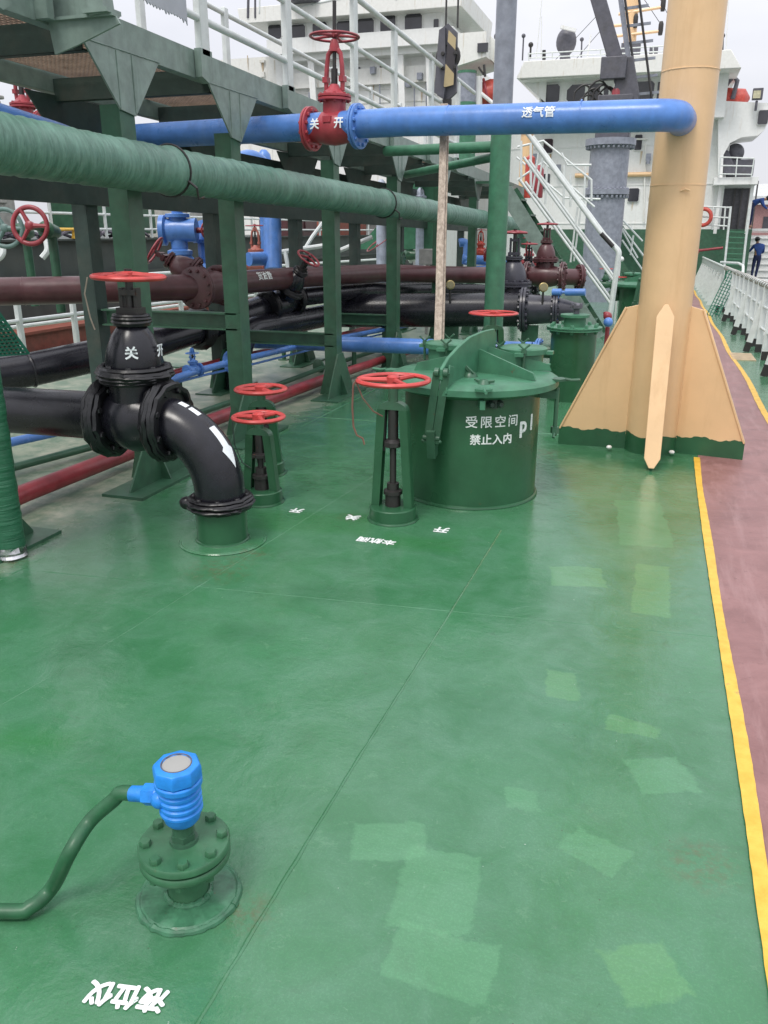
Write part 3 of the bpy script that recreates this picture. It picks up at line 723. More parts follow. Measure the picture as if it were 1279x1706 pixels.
# white flow marks hugging the outside of the elbow
def elbow_mark(t0, t1, th0, th1, head=False, n=10):
    cen = V((-2.497, ey, .285)); R0 = .36; r = .1362; mbm = MB(); rows = []
    for i in range(n + 1):
        t = t0 + (t1 - t0) * i / n; c = V((math.sin(t), 0, math.cos(t)))
        w0, w1 = th0, th1
        if head:
            f = i / n; mid = (th0 + th1) / 2; hw = (th1 - th0) / 2 * (1.0 if f < .55 else max(.02, 1.8 * (1 - f) / .45)); w0, w1 = mid - hw, mid + hw
        row = []
        for k in range(6):
            th = w0 + (w1 - w0) * k / 5; row.append(cen + c * (R0 + r * math.cos(th)) + V((0, -r * math.sin(th), 0)))
        rows.append(row)
    mbm.add([p for r_ in rows for p in r_], [(i * 6 + k, i * 6 + k + 1, (i + 1) * 6 + k + 1, (i + 1) * 6 + k) for i in range(n) for k in range(5)])
    return mbm
elbow_mark(.78, 1.28, -.05, .30, True, 14).build('flow_arrow', FLOWMARK, ep)
for a, b in ((.34, .44), (.47, .60)): elbow_mark(a, b, -.05, .22).build('flow_mark', FLOWMARK, ep)
bv = valve('gate_valve', 'large black bell shaped gate valve with red wheel at the head of the black elbow', (-2.60, ey, .645), (1, 0, 0), (0.03, 0, 1), .27, BLACK, RED, 'bell', .70, 2.72, text=None, tapem=TAPE, L=1.28, spokes=3)
for ch, fc in (('关', (.50, -.87, 0)), ('开', (1, .14, 0))):
    mb = MB(); text_cyl(mb, ch, .066, (-2.59, ey, 1.01), (0, 0, 1), .149, fc, (0, 0, 1), bold=.0022); mb.build('lettering', FLOWMARK, bv)
mb = MB(); mb.tube([(-2.75, ey - .1, 1.38), (-2.77, ey - .11, 1.3), (-2.76, ey - .1, 1.18), (-2.74, ey - .1, 1.12)], .004, 6)
solo(mb, 'wire_tie', WOOD, 'thin pale wire hanging from the red wheel of the large black valve', 'wire')

# ================================================================ TANK HATCH
def tank_hatch(label, txt1, txt2, num):
    t = thing('tank_hatch', label, 'hatch')
    mb = MB(); mb.lathe([(.422, -.03), (.422, .70)], (0, 0, 0), (0, 0, 1), 72); mb.torus((0, 0, .004), (0, 0, 1), .425, .014, 72, 8); mb.build('coaming', G_HATCH, t)
    mb = MB(); mb.lathe([(.40, .66), (.52, .70), (.53, .705), (.53, .74), (.52, .746), (.49, .765), (.30, .775), (.02, .78)], (0, 0, 0), (0, 0, 1), 72)
    lid = mb.build('lid', G_LID, t)
    # hinge arch: thick curved plate standing across the lid, hinged down the front left of the coaming
    u = V((.23, .973, 0)).normalized(); o = V((.033, -.09, 0))
    arch = [(-.46, .80), (-.46, .86), (-.38, .915), (-.25, .965), (-.10, 1.005), (.08, 1.02), (.24, 1.02), (.27, .99), (.27, .76), (-.10, .765), (-.24, .77), (-.36, .75)]
    mb = MB(); mb.prism(arch, o, u, (0, 0, 1), .022); mb.prism([(-.46, .72), (-.40, .70), (-.36, .86), (-.42, .88)], o + V((.03, 0, 0)), u, (0, 0, 1), .012)
    mb.build('hinge_arch', G_LID, t, bevel=.004)
    mb = MB()
    for s in (-1, 1):
        a = o + u * -.45 + V((s * .026, 0, .84)); b = V((-.13 + s * .024, -.50, .42)); mb.bar(a, b, .012, .045, (1, 0, 0)); mb.lathe([(.026, -.012), (.026, .012)], a, (1, 0, 0), 14)
    b = V((-.13, -.50, .45)); mb.bar(b + V((0, .0, .05)), b + V((0, .04, -.12)), .05, .07, (0, 1, 0)); mb.box(b + V((0, .06, -.02)), (.04, .10, .10)); mb.lathe([(.016, -.05), (.016, .05)], b, (1, 0, 0), 10); mb.sphere(b + V((-.05, 0, -.02)), .012); mb.sphere(b + V((.05, 0, -.02)), .012)
    mb.build('hinge_link', G_STEEL, t)
    # stiffening ribs
    mb = MB(); rib = [(0, .77), (.42, .77), (.40, .81), (.02, .92), (0, .92)]
    mb.prism(rib, (.03, -.06, 0), (.93, -.36, 0), (0, 0, 1), .014); mb.prism(rib, (.06, .06, 0), (.96, .28, 0), (0, 0, 1), .014)
    mb.prism([(0, .77), (.36, .77), (.34, .82), (.02, .90), (0, .90)], (.0, -.06, 0), (-1, -.05, 0), (0, 0, 1), .014); mb.prism([(0, .77), (.30, .77), (.28, .82), (.02, .91), (0, .91)], (.0, .06, 0), (-.6, .75, 0), (0, 0, 1), .014)
    mb.build('stiffening_rib', G_LID, t)
    # small peep hatches with wing nuts
    for (x, y, r) in ((.27, .25, .15), (-.25, .34, .15)):
        mb = MB(); mb.lathe([(r * .85, .77), (r * .85, .86), (r, .865), (r, .895), (r * .9, .905), (.02, .912)], (x, y, 0), (0, 0, 1), 36)
        for a in (0, 1.57, 3.14, 4.71): mb.box((x + r * 1.08 * math.cos(a), y + r * 1.08 * math.sin(a), .872), (.055, .055, .02))
        p = mb.build('peep_cover', G_LID, t)
        for a in (-1.4, 1.75, 3.3):
            mb = MB(); q_ = V((x + r * 1.02 * math.cos(a), y + r * 1.02 * math.sin(a), .86)); mb.tube([q_ - V((0, 0, .08)), q_ + V((0, 0, .05))], .009, 8)
            mb.tube([q_ + V((-.035, 0, .075)), q_ + V((0, 0, .045)), q_ + V((.035, 0, .075))], .007, 6); mb.lathe([(.016, .02), (.016, .045)], q_, (0, 0, 1), 6); mb.build('wing_nut', G_STEEL, p)
    # dogs round the rim
    for k, a in enumerate((-1.25, -.05, .9, 2.1, 3.15)):
        d = V((math.cos(a), math.sin(a), 0)); n = V((-d.y, d.x, 0)); mb = MB()
        mb.prism([(-.04, 0), (-.05, .05), (.0, .085), (.05, .05), (.04, 0)], V((0, 0, .752)) + d * .50, n, d, .014)
        mb.tube([d * .57 + V((0, 0, .757)), d * .61 + V((0, 0, .752)), d * .66 + V((0, 0, .757))], .009, 8)
        mb.box(d * .46 + V((0, 0, .66)), (.14, .03, .05), (d, n, V((0, 0, 1))))
        if k == 1: 
            mb.tube([d * .53 + V((0, 0, .70)), d * .53 + V((0, 0, .45))], .013, 10); mb.lathe([(.026, .42), (.026, .46)], d * .53, (0, 0, 1), 6); mb.tube([d * .53 + n * -.04 + V((0, 0, .40)), d * .53 + V((0, 0, .44)), d * .53 + n * .04 + V((0, 0, .40))], .01, 6)
        mb.build('dog', G_LID if k != 1 else G_STEEL, t)
    mb = MB()
    for dx in (-.018, .022): mb.lathe([(.022, 0), (.022, .03), (.012, .05)], (.206 + dx * 1.2, -.368 + dx * .6, .65), (.49, -.87, 0), 16)
    mb.box((.200, -.368, .65), (.06, .05, .05)); mb.build('rubber_stop', G_DARK, t)
    mb = MB(); mb.lathe([(.035, 0), (.04, .005), (.02, .03)], (.15, -.40, .762), (0, 0, 1), 10); mb.tube([(.09, -.37, .785), (.14, -.40, .775), (.21, -.40, .785)], .008, 6); mb.build('latch_lug', G_STEEL, lid)
    mb = MB(); mb.lathe([(.05, 0), (.045, .02), (.03, .035)], (.03, -.23, .768), (0, 0, 1), 14); mb.tube([(-.05, -.26, .85), (.01, -.25, .83), (.04, -.24, .79)], .008, 6); mb.tube([(.01, -.25, .84), (.06, -.26, .80)], .006, 6); mb.build('lid_handle', G_STEEL, lid)
    if txt1:
        mb = MB(); f0 = V((0, -1, 0))
        for i, ch in enumerate(txt1): a = .21 + i * .205; text_cyl(mb, ch, .075, (0, 0, .535), (0, 0, 1), .422, (math.sin(a), -math.cos(a), 0), (0, 0, 1), bold=.0008)
        for i, ch in enumerate(txt2): a = .27 + i * .158; text_cyl(mb, ch, .066, (0, 0, .43), (0, 0, 1), .422, (math.sin(a), -math.cos(a), 0), (0, 0, 1), bold=.0014)
        for i, ch in enumerate(num): a = 1.03 + i * .20; text_cyl(mb, ch, .135, (0, 0, .50), (0, 0, 1), .422, (math.sin(a), -math.cos(a), 0), (0, 0, 1), bold=.004)
        mb.build('lettering', MARK, t)
    return t
th = tank_hatch('large round green tank hatch with arched hinge, white lettering, behind the tallest valve stand', '受限空间', '禁止入内', 'p1')
th.location = (-1.062, 5.07, 0)
th2 = dup(th, (0, 0, 0), 'second round green tank hatch beyond the foot of the stairs, half behind the yellow mast')
th2.location = (-0.265, 16.452, dz(15)); th2.scale = (1.08,) * 3
th['group'] = th2['group'] = 'round tank hatches on deck'

# small bolted hatch
sh = thing('tank_cleaning_hatch', 'slim green cylinder with bolted lid between the big hatch and the yellow mast', 'hatch', (-.785, 8.62, dz(8.62)))
mb = MB(); mb.lathe([(.225, dz(8.6) - .02), (.225, .66)], (-.785, 8.62, 0), (0, 0, 1), 48); mb.build('coaming', G_HATCH, sh)
mb = MB(); flange_mb(mb, (-.785, 8.62, .675), (0, 0, 1), .275, .016, 10, .02, .03); mb.lathe([(.11, .69), (.11, .78), (.145, .785), (.145, .81), (.02, .815)], (-.785, 8.62, 0), (0, 0, 1), 32); mb.build('lid', G_LID, sh)
mb = MB(); mb.lathe([(.03, .81), (.03, .86), (.05, .87), (.05, .90), (.02, .92)], (-.775, 8.62, 0), (0, 0, 1), 14); mb.hexes((-.775, 8.62, .87), (0, 0, 1), .05, 5, .014, .05); mb.build('vent_plug', DGREY, sh)

# ================================================================ DECK VALVE STANDS
def stand(label, group, hgt, wr, w):
    t = thing('valve_stand', label, 'valve stand', group=group)
    mb = MB(); mb.lathe([(w, 0), (w, .075), (w * .96, .08), (w * .3, .082)], (0, 0, 0), (0, 0, 1), 36); mb.torus((0, 0, .003), (0, 0, 1), w * 1.03, .01, 36, 6); mb.build('base', G_HATCH, t)
    for s in (-1, 1):
        mb = MB(); a = V((s * w * .86, 0, .08)); b = V((s * w * .60, 0, hgt * .80)); mb.bar(a, b, w * .40, .012, (1, 0, 0))
        for e in (-1, 1): mb.bar(a + V((-s * .02, e * w * .19, 0)), b + V((-s * .02, e * w * .19, 0)), .008, .045, (1, 0, 0))
        mb.build('frame_leg', G_HATCH, t)
    mb = MB(); arc = []
    for i in range(13): 
        a = math.pi * i / 12; arc.append((w * .62 * math.cos(a), hgt * .80 + w * .34 * math.sin(a)))
    mb.prism(arc, (0, 0, 0), (1, 0, 0), (0, 0, 1), w * .45); mb.lathe([(.028, hgt * .85), (.028, hgt * .96)], (0, 0, 0), (0, 0, 1), 14); mb.build('head', G_STEEL, t)
    mb = MB(); mb.tube([(0, 0, .08), (0, 0, hgt * .98)], .019, 14); mb.lathe([(.045, .08), (.045, .15), (.055, .155), (.055, .175), (.035, .18), (.035, .22)], (0, 0, 0), (0, 0, 1), 20)
    mb.lathe([(.04, hgt * .53), (.055, hgt * .54), (.055, hgt * .57), (.035, hgt * .59)], (0, 0, 0), (0, 0, 1), 8); mb.tube([(0, 0, hgt * .58), (0, 0, hgt * .8)], .03, 12)
    for s in (-1, 1): mb.tube([(s * .055, 0, hgt * .5), (s * .05, 0, hgt * .8)], .009, 8)
    mb.build('spindle', RUBBER, t)
    mb = MB(); wheel_mb(mb, (0, 0, hgt), (0, 0, 1), wr, .0165, 3, 1.2, hub=.038); mb.build('handwheel', RED, t)
    return t
GV = 'floor standing valve operators on the green deck'
s1 = stand('tall green valve stand with red handwheel directly in front of the big round hatch', GV, .815, .212, .137); s1.location = (-1.362, 4.36, 0)
s2 = stand('shorter green valve stand with red handwheel right of the black elbow, nearer of the pair', GV, .535, .165, .125); s2.location = (-2.235, 4.42, 0)
s3 = dup(s2, (-2.50, 5.0, 0), 'shorter green valve stand with red handwheel right of the black elbow, farther of the pair', rz=.3, scale=1.1)
s4 = dup(s1, (-1.616, 8.637, -.02), 'valve stand with red handwheel standing behind the big round hatch', rz=.4); s4.scale = (1.22, 1.22, 1)
s5 = dup(s2, (-2.524, 30.836, -0.31), 'small far valve stand with red handwheel right of the stair foot')
mb = MB(); a = V((-1.545, 4.28, .82))
mb.tube([a + V((0, 0, .01)), a + V((-.02, -.015, -.03)), a + V((-.025, -.02, -.15)), a + V((-.02, -.02, -.26)), a + V((0.0, -.02, -.31)), a + V((.035, -.02, -.325)), a + V((.045, -.02, -.36))], .0055, 6)
mb.tube([a + V((-.01, -.01, 0)), a + V((.03, 0, -.10)), a + V((.09, 0, -.17)), a + V((.14, .02, -.2))], .0045, 6)
solo(mb, 'frayed_cord', paint('rusty_cord', (.20, .09, .07), .8), 'frayed rusty cord hanging from the red wheel in front of the hatch', 'cord')
mb = MB(); mb.tube([(-2.40, 4.40, .53), (-2.39, 4.38, .47), (-2.385, 4.38, .36), (-2.34, 4.38, .25), (-2.28, 4.38, .22)], .004, 6)
solo(mb, 'frayed_cord', G_DARK, 'thin dark cord hanging from the low red wheel right of the black elbow', 'cord')

# ================================================================ LEVEL GAUGE
gx, gy = -.985, 1.43
lg = thing('level_gauge', 'blue capped level gauge on a bolted green flange in the foreground', 'gauge', (gx, gy, 0))
mb = MB(); mb.lathe([(.120, -.002), (.121, .010), (.115, .015), (.05, .016)], (gx, gy, 0), (0, 0, 1), 72, jit=.006)
for R_, r_, z_ in ((.122, .010, .003), (.053, .008, .018)):
    P_ = [V((gx + R_ * math.cos(a * .1), gy + R_ * math.sin(a * .1), z_ + random.uniform(-.001, .001))) for a in range(64)]; mb.tube(P_, [r_ * random.uniform(.7, 1.25) for _ in P_], 8)
for k in range(0):
    a = random.uniform(0, 6.28); d = random.uniform(.06, .115); mb.sphere((gx + d * math.cos(a), gy + d * math.sin(a), .015), random.uniform(.006, .016), (1, 1, .22), 6)
mb.build('doubler_plate', paint('built_up_deck_paint', (.050, .165, .090), .34, var=.4, scale=30, bump=.7, bscale=35, rust=.15), lg)
mb = MB(); mb.lathe([(.050, 0), (.050, .15)], (gx, gy, 0), (0, 0, 1), 44); mb.build('stub', G_GAUGE, lg)
mb = MB(); mb.lathe([(.050, .118), (.108, .124), (.111, .128), (.111, .142), (.108, .146)], (gx, gy, 0), (0, 0, 1), 56)
for i in range(8): a = 2 * math.pi * (i + .5) / 8; mb.lathe([(.013, .108), (.013, .124)], (gx + .092 * math.cos(a), gy + .092 * math.sin(a), 0), (0, 0, 1), 6)
lf = mb.build('lower_flange', G_GAUGE, lg)
mb = MB(); mb.lathe([(.100, .144), (.101, .152)], (gx, gy, 0), (0, 0, 1), 48); mb.build('gasket', paint('rusty_gasket', (.07, .04, .025), .8), lg)
mb = MB(); mb.lathe([(.108, .151), (.112, .155), (.112, .169), (.109, .173), (.03, .174)], (gx, gy, 0), (0, 0, 1), 56); uf = mb.build('upper_flange', G_GAUGE, lg)
for i in range(8):
    a = 2 * math.pi * (i + .5) / 8 + .12; mb = MB(); mb.lathe([(.0135, .172), (.0145, .175), (.0145, .184), (.012, .188)], (gx + .092 * math.cos(a), gy + .092 * math.sin(a), 0), (0, 0, 1), 6, ph=i * .7); mb.build('bolt', G_GAUGE, uf)
mb = MB(); mb.lathe([(.036, .172), (.034, .182)], (gx, gy, 0), (0, 0, 1), 30); mb.lathe([(.030, .18), (.032, .20)], (gx, gy, 0), (0, 0, 1), 6); mb.lathe([(.026, .20), (.026, .235)], (gx, gy, 0), (0, 0, 1), 28); mb.build('neck', G_STEEL, lg)
tl = V((-.004, -.02, 1)).normalized(); hz = V((gx + .002, gy, .232))
prof = [(.030, 0), (.036, .003), (.043, .012), (.047, .03)]
for k in range(4): h = .034 + k * .018; prof += [(.0475, h), (.052, h + .003), (.052, h + .009), (.0475, h + .012)]
prof += [(.048, .108), (.050, .112)]
mb = MB(); mb.lathe(prof, hz, tl, 48); mb.sphere(hz + V((-.038, -.03, .075)), .022, (1, 1, 1)); hd = mb.build('housing', BLUE_B, lg)
mb = MB(); mb.lathe([(.054, .108), (.057, .112), (.057, .124), (.053, .127)], hz, tl, 48); mb.lathe([(.053, .127), (.0585, .131), (.0585, .158), (.055, .166), (.045, .169), (.0365, .169), (.0355, .163), (.01, .1625)], hz, tl, 8, ph=.35); mb.build('cap', BLUE_B, hd, ang=30, bevel=.0015)
mb = MB(); mb.lathe([(.0345, .1635), (.034, .1665), (.001, .167)], hz, tl, 40); mb.build('window', LENS, hd)
mb = MB(); mb.torus(hz + tl * .1685, tl, .0360, .0018, 40, 6); mb.build('window_ring', DGREY, hd)
gd = V((-1, -.12, -.10)).normalized(); g0 = hz + V((-.046, -.01, .072))
mb = MB(); mb.lathe([(.022, 0), (.024, .012)], g0, gd, 20); mb.lathe([(.026, .012), (.027, .016), (.027, .042), (.025, .046)], g0, gd, 6, ph=.4); mb.lathe([(.020, .046), (.019, .082)], g0, gd, 20); mb.build('cable_gland', BLUE_B, hd)
mb = MB(); hp = [g0 + gd * .07, g0 + gd * .11, *[V(p_) for p_ in [(-1.154, 1.4, 0.275), (-1.209, 1.37, 0.22), (-1.22, 1.3, 0.18), (-1.291, 1.303, 0.055), (-1.318, 1.253, 0.03), (-1.38, 1.225, 0.022)]], V((-1.75, 1.13, .022)), V((-2.1, 1.1, .022))]
def spline(p, n=8):
    out = []
    for i in range(len(p) - 1):
        a, b, c, d = p[max(i - 1, 0)], p[i], p[i + 1], p[min(i + 2, len(p) - 1)]
        for k in range(n):
            t = k / n; out.append(.5 * ((2 * b) + (c - a) * t + (2 * a - 5 * b + 4 * c - d) * t * t + (3 * b - a - 3 * c + d) * t ** 3))
    return out + [p[-1]]
mb.tube(spline([V(p) for p in hp]), .0185, 20)
solo(mb, 'hose', paint('green_hose', (.022, .105, .045), .38, bump=.25, scale=20), 'green painted cable hose curving down left from the blue gauge', 'hose', base=(-1.9, 1.22, 0))
# painted words on the deck
def deck_text(txt, c, size, rot, name, label, bold=.001, sx=1):
    mb = MB(); u = V((math.cos(rot), math.sin(rot), 0)); w = V((-u.y, u.x, 0)); text_flat(mb, txt, size, (c[0], c[1], .003), u, w, bold, .0008)
    return solo(mb, name, MARK, label, 'deck marking', base=(c[0], c[1], .002))
deck_text('液位仪', (-.965, 1.132, 0), .062, math.pi + .17, 'painted_words', 'thick white Chinese characters upside down on the deck below the blue gauge', .0027)
deck_text('本航阀', (-1.335, 3.975, 0), .074, math.pi - .02, 'painted_words', 'row of small white upside down characters on the deck before the tall valve stand', .0018)
deck_text('关', (-1.59, 4.30, 0), .088, math.pi, 'painted_word', 'single white shut character on the deck left of the tall valve stand', .003)
deck_text('开', (-1.04, 4.255, 0), .088, math.pi, 'painted_word', 'single white open character on the deck right of the tall valve stand', .0028)
deck_text('开', (-1.955, 4.315, 0), .08, math.pi, 'painted_word', 'single white open character on the deck right of the black elbow stub', .0025)
deck_text('关', (-2.31, 4.24, 0), .065, math.pi, 'painted_word', 'single white shut character half hidden behind the green stub of the elbow', .0012)

# ================================================================ CARGO LINES BEHIND THE CATWALK
def line(name, label, cat, pts, r, mat, fr=.4, seg=26, joints=(), loc=None, supports=True):
    path = fillet(pts, fr); c = sum((V(p) for p in pts), V((0, 0, 0))) / len(pts); t = thing(name, label, cat, (c.x, c.y, 0))
    mb = MB(); mb.tube(path, r, seg)
    for (p, d) in joints: mb.torus(p, d, r * .99, r * .05, seg, 6)
    mb.build('pipe_run', mat, t, ang=60); return t
B = [(-5.794, 5.935, 1.093), (-5.442, 6.27, 1.089), (-4.747, 6.719, 1.091), (-4.194, 7.342, 1.086)]
br = line('cargo_pipe', 'maroon pipe crossing at chest height behind the near catwalk legs', 'pipe', B, .122, BROWN, joints=[(B[1], V(B[2]) - V(B[1]))])
B2 = [(-4.238, 7.662, 1.09), (-4.094, 9.371, 1.079), (-3.725, 11.477, 1.039), (-2.898, 12.393, 0.985), (-1.868, 12.94, 0.958), (-1.187, 13.264, 0.935)]
br2 = line('cargo_pipe', 'maroon pipe running on towards the stairs, white words and a blank flange', 'pipe', B2, .120, BROWN)
for k, p in ((0, -1), (5, 1)):
    mb = MB(); d = (V(B2[1]) - V(B2[0])) if k == 0 else (V(B2[5]) - V(B2[4])); flange_mb(mb, B2[k], d, .19, .03, 12); mb.build('flange', BROWN, br2)
mb = MB(); d = V(B2[1]) - V(B2[0]); c = V(B2[0]).lerp(V(B2[1]), .42)
text_cyl(mb, '货油管', .10, c, d, .122, (.5, -1, .3), (0, 0, 1), along=True, bold=.001); mb.build('lettering', MARK, br2)
bv2 = valve('gate_valve', 'maroon gate valve lying tilted on the maroon pipe, stem pointing left', (-4.207, 7.446, 1.08), V(B2[1]) - V(B2[0]), (-.80, -.28, .55), .24, BROWN, DRED, 'bell', .62, 2.6, spokes=3, loc=None)
bv3 = valve('gate_valve', 'upright maroon gate valve with red wheel left of the white stair rails', (-1.652, 12.792, 0.968), (1, -.05, 0), (0, 0, 1), .25, BROWN, DRED, 'bell', .62, 2.9, spokes=4)
# upper black line with tilted valve
K = [(-5.493, 5.676, 0.408), (-5.212, 5.947, 0.443), (-4.608, 6.912, 0.574), (-4.439, 8.458, 0.704), (-4.302, 9.2, 0.788)]
k1 = line('cargo_pipe', 'black pipe rising away to the right between the catwalk legs', 'pipe', K, .148, BLACK_FAR)
mb = MB(); mb.torus(K[1], V(K[2]) - V(K[1]), .15, .012, 30, 6); mb.build('flange', BLACK, k1)
mb = MB(); taped(mb, V(K[2]).lerp(V(K[3]), .5), V(K[3]) - V(K[2]), .185, .12); mb.build('taped_joint', TAPE, k1)
K2 = [(-4.154, 9.489, 0.84), (-3.953, 11.102, 0.82), (-3.373, 12.815, 0.734), (-2.329, 13.576, 0.67)]
k2 = line('cargo_pipe', 'slim black pipe under the maroon one right of the tilted black valve', 'pipe', K2, .11, BLACK_FAR)
tv = valve('gate_valve', 'tape wrapped black valve leaning right with a small red wheel', (-4.237, 9.112, 0.796), V(K[4]) - V(K[3]), (.62, -.1, .80), .24, BLACK, DRED, 'bell', .62, 2.7, tapem=TAPE, spokes=3)
K3 = [(-4.226, 7.931, -0.029), (-4.29, 8.126, 0.573), (-4.176, 9.16, 0.564), (-4.103, 10.292, 0.556)]
k3 = line('cargo_pipe', 'lower black pipe sloping up behind the second catwalk leg', 'pipe', K3, .14, BLACK_FAR)
big = thing('cargo_header', 'very thick black horizontal pipe with white double arrow beyond the hatch', 'pipe', (-2.924, 11.128, 0.579))
K4 = [(-4.36, 10.874, 0.553), (-3.107, 11.176, 0.57), (-1.804, 11.386, 0.596), (-1.712, 11.309, 0.605), (-1.295, 11.336, 0.614), (-1.005, 11.32, 0.615)]
mb = MB(); mb.tube([K4[0], K4[2]], .225, 36); mb.build('pipe_run', BLACK_FAR, big)
mb = MB(); d = V(K4[4]) - V(K4[3]); flange_mb(mb, K4[3], d, .29, .035, 16); mb.tube([K4[3], K4[4]], [.20, .175], 32); flange_mb(mb, K4[4], d, .23, .03, 12); mb.tube([K4[4], K4[5]], [.17, .09], 28); mb.build('reducer', PIPEGREY, big)
mb = MB(); c = (-2.483, 11.188, 0.72); r_ = V((.95, .31, 0)); uu = V((0, -.2, 1))
text_cyl(mb, '⟷', .3, (-2.507, 11.317, 0.574), r_, .225, (.2, -1, .75), (0, 0, 1), along=True, bold=.006); mb.build('flow_arrow', FLOWMARK, big)
for px in (K4[3], V(K4[0]).lerp(V(K4[2]), .3), V(K4[0]).lerp(V(K4[2]), .62)):
    mb = MB(); p = V(px); mb.box((p.x + .1, p.y, (p.z - .2) / 2 + dz(p.y) / 2), (.22, .05, p.z - .2 - dz(p.y))); mb.box((p.x + .1, p.y, dz(p.y) + .01), (.3, .3, .02)); mb.build('support', G_STEEL, big)
gvb = valve('gate_valve', 'big grey bell shaped gate valve beyond the green pole with flat red wheel', (-1.952, 11.781, 0.591), (1, 0, 0), (0, 0, 1), .34, PIPEGREY, DRED, 'bell', .5, 2.9, L=1.1, spokes=4)
gvc = valve('gate_valve', 'smaller black valve close behind the grey bell shaped valve', (-2.003, 13.487, 0.747), (1, 0, 0), (0, 0, 1), .22, BLACK, DRED, 'bell', .6, 3.0, L=1.4)
def gauge(p, label):
    t = thing('pressure_gauge', label, 'gauge', (p[0], p[1], p[2] - .2), 'round brass pressure gauges on the black pipes')
    mb = MB(); f = V((.25, -1, .15)).normalized(); mb.lathe([(.058, 0), (.06, .01), (.06, .04), (.05, .045)], V(p) - f * .02, f, 28); mb.build('case', BRASS, t)
    mb = MB(); mb.lathe([(.047, .0), (.047, .004)], V(p) + f * .025, f, 24); mb.build('dial', paint('gauge_dial', (.25, .22, .12), .4), t)
    mb = MB(); mb.tube([V(p) - V((0, 0, .05)), V(p) - V((0, 0, .22))], .014, 8); mb.build('stem', RUBBER, t)
gauge((-2.652, 11.006, 0.922), 'brass pressure gauge standing just right of the wooden plank'); gauge((-1.449, 11.169, 0.905), 'brass pressure gauge on the grey reducer left of the stairs')

# blue lines low down
Q = [(-4.376, 8.596, 0.412), (-3.349, 8.599, 0.418), (-1.219, 8.737, 0.424)]
bl = line('water_pipe', 'blue pipe lying low across behind the big hatch, capped flange at right', 'pipe', Q, .083, BLUE)
mb = MB(); flange_mb(mb, (-1.146, 8.759, 0.418), (1, -.1, 0), .125, .02, 8, both=True); mb.tube([(-1.219, 8.737, 0.424), (-1.158, 8.755, 0.418)], .083, 20); mb.build('flange', BLUE, bl)
mb = MB(); mb.tube([(-1.128, 8.764, 0.418), (-0.972, 8.758, 0.413)], .075, 20); mb.build('end_stub', G_STEEL, bl)
Q = [(-4.246, 4.343, 0.207), (-4.013, 4.761, 0.235), (-3.963, 5.716, 0.374), (-3.933, 6.622, 0.393), (-3.899, 7.19, 0.395), (-3.8, 8.987, 0.36), (-3.566, 11.264, 0.302), (-3.376, 12.864, 0.253)]
sp1 = line('service_pipe', 'thin blue pipe running aft along the deck under the catwalk', 'pipe', Q, .032, BLUE, .15, 14)
Q = [(-4.043, 5.786, 0.332), (-3.929, 6.715, 0.34), (-3.905, 7.38, 0.314), (-3.833, 9.058, 0.28), (-3.639, 11.214, 0.23)]
line('service_pipe', 'thinner blue tube close beside the thin blue pipe under the catwalk', 'pipe', Q, .012, BLUE, .15, 10)
valve('stop_valve', 'small all blue stop valve on the thin blue deck pipe', (-3.949, 6.566, 0.406), (.3, .95, 0), (0, 0, 1), .07, BLUE, BLUE, 'yoke', .9, 2.2, 2.3)
mb = MB(); flange_mb(mb, (-3.888, 7.193, 0.395), (.35, .93, .02), .11, .03, 6); mb.build('flange', BLUE, sp1)
Q = [(-4.656, 6.005, 0.257), (-4.389, 8.098, 0.276), (-4.059, 10.426, 0.27), (-4.094, 12.615, 0.208)]
line('service_pipe', 'thin rusty red pipe farthest left under the catwalk', 'pipe', Q, .035, DRED, .15, 12)
R_ = [(-3.507, 3.423, 0.1), (-3.532, 3.835, 0.1), (-3.494, 5.918, 0.089), (-3.393, 8.694, 0.056)]
rp = line('fire_main', 'dark red pipe running along the deck past the catwalk feet', 'pipe', R_, .056, DRED, .3, 24)
R2 = [(-3.393, 8.694, 0.056), (-3.278, 10.355, 0.036), (-3.083, 13.297, 0.0)]
line('fire_main', 'slimmer far length of the dark red deck pipe near the hatch', 'pipe', R2, .048, DRED, .3, 20)
mb = MB(); p = V(R_[3]); flange_mb(mb, p, V(R2[1]) - p, .075, .012, 4); mb.build('coupling', DRED, rp)
Q = [(-4.178, 4.131, 0.06), (-3.888, 5.428, 0.055), (-3.836, 7.087, 0.035), (-3.856, 9.577, 0.005), (-3.749, 11.553, -0.019)]
gp = line('hydraulic_pipe', 'thin dark green pipe on the deck beyond the red one', 'pipe', Q, .028, G_STEEL, .2, 14)
mb = MB(); p = V((-3.922, 9.425, 0.017)); mb.lathe([(.075, 0), (.09, .01), (.09, .03), (.07, .04)], p, (.3, .95, 0), 20); mb.build('end_flange', G_STEEL, gp)
for i, (px) in enumerate([(-1.156, 11.583, -0.079)]): pass
# short pipe stools
for i, p in enumerate([(-4.745, 7.59, -0.031), (-4.777, 10.297, -0.064), (-4.63, 11.76, -0.081), (-3.682, 10.082, -0.061)]):
    mb = MB(); mb.tube([p, (p[0], p[1], p[2] + .28)], .03, 12); mb.box((p[0], p[1], p[2] + .008), (.12, .12, .016)); mb.box((p[0], p[1], p[2] + .28), (.1, .1, .012))
    solo(mb, 'pipe_stool', G_STEEL, ['short green pipe stool behind the large black valve', 'short green pipe stool between second and third catwalk legs', 'short green pipe stool just left of the third catwalk leg', 'short green pipe stool right of the third catwalk leg'][i], 'pipe stool', 'pipe stools under the catwalk')

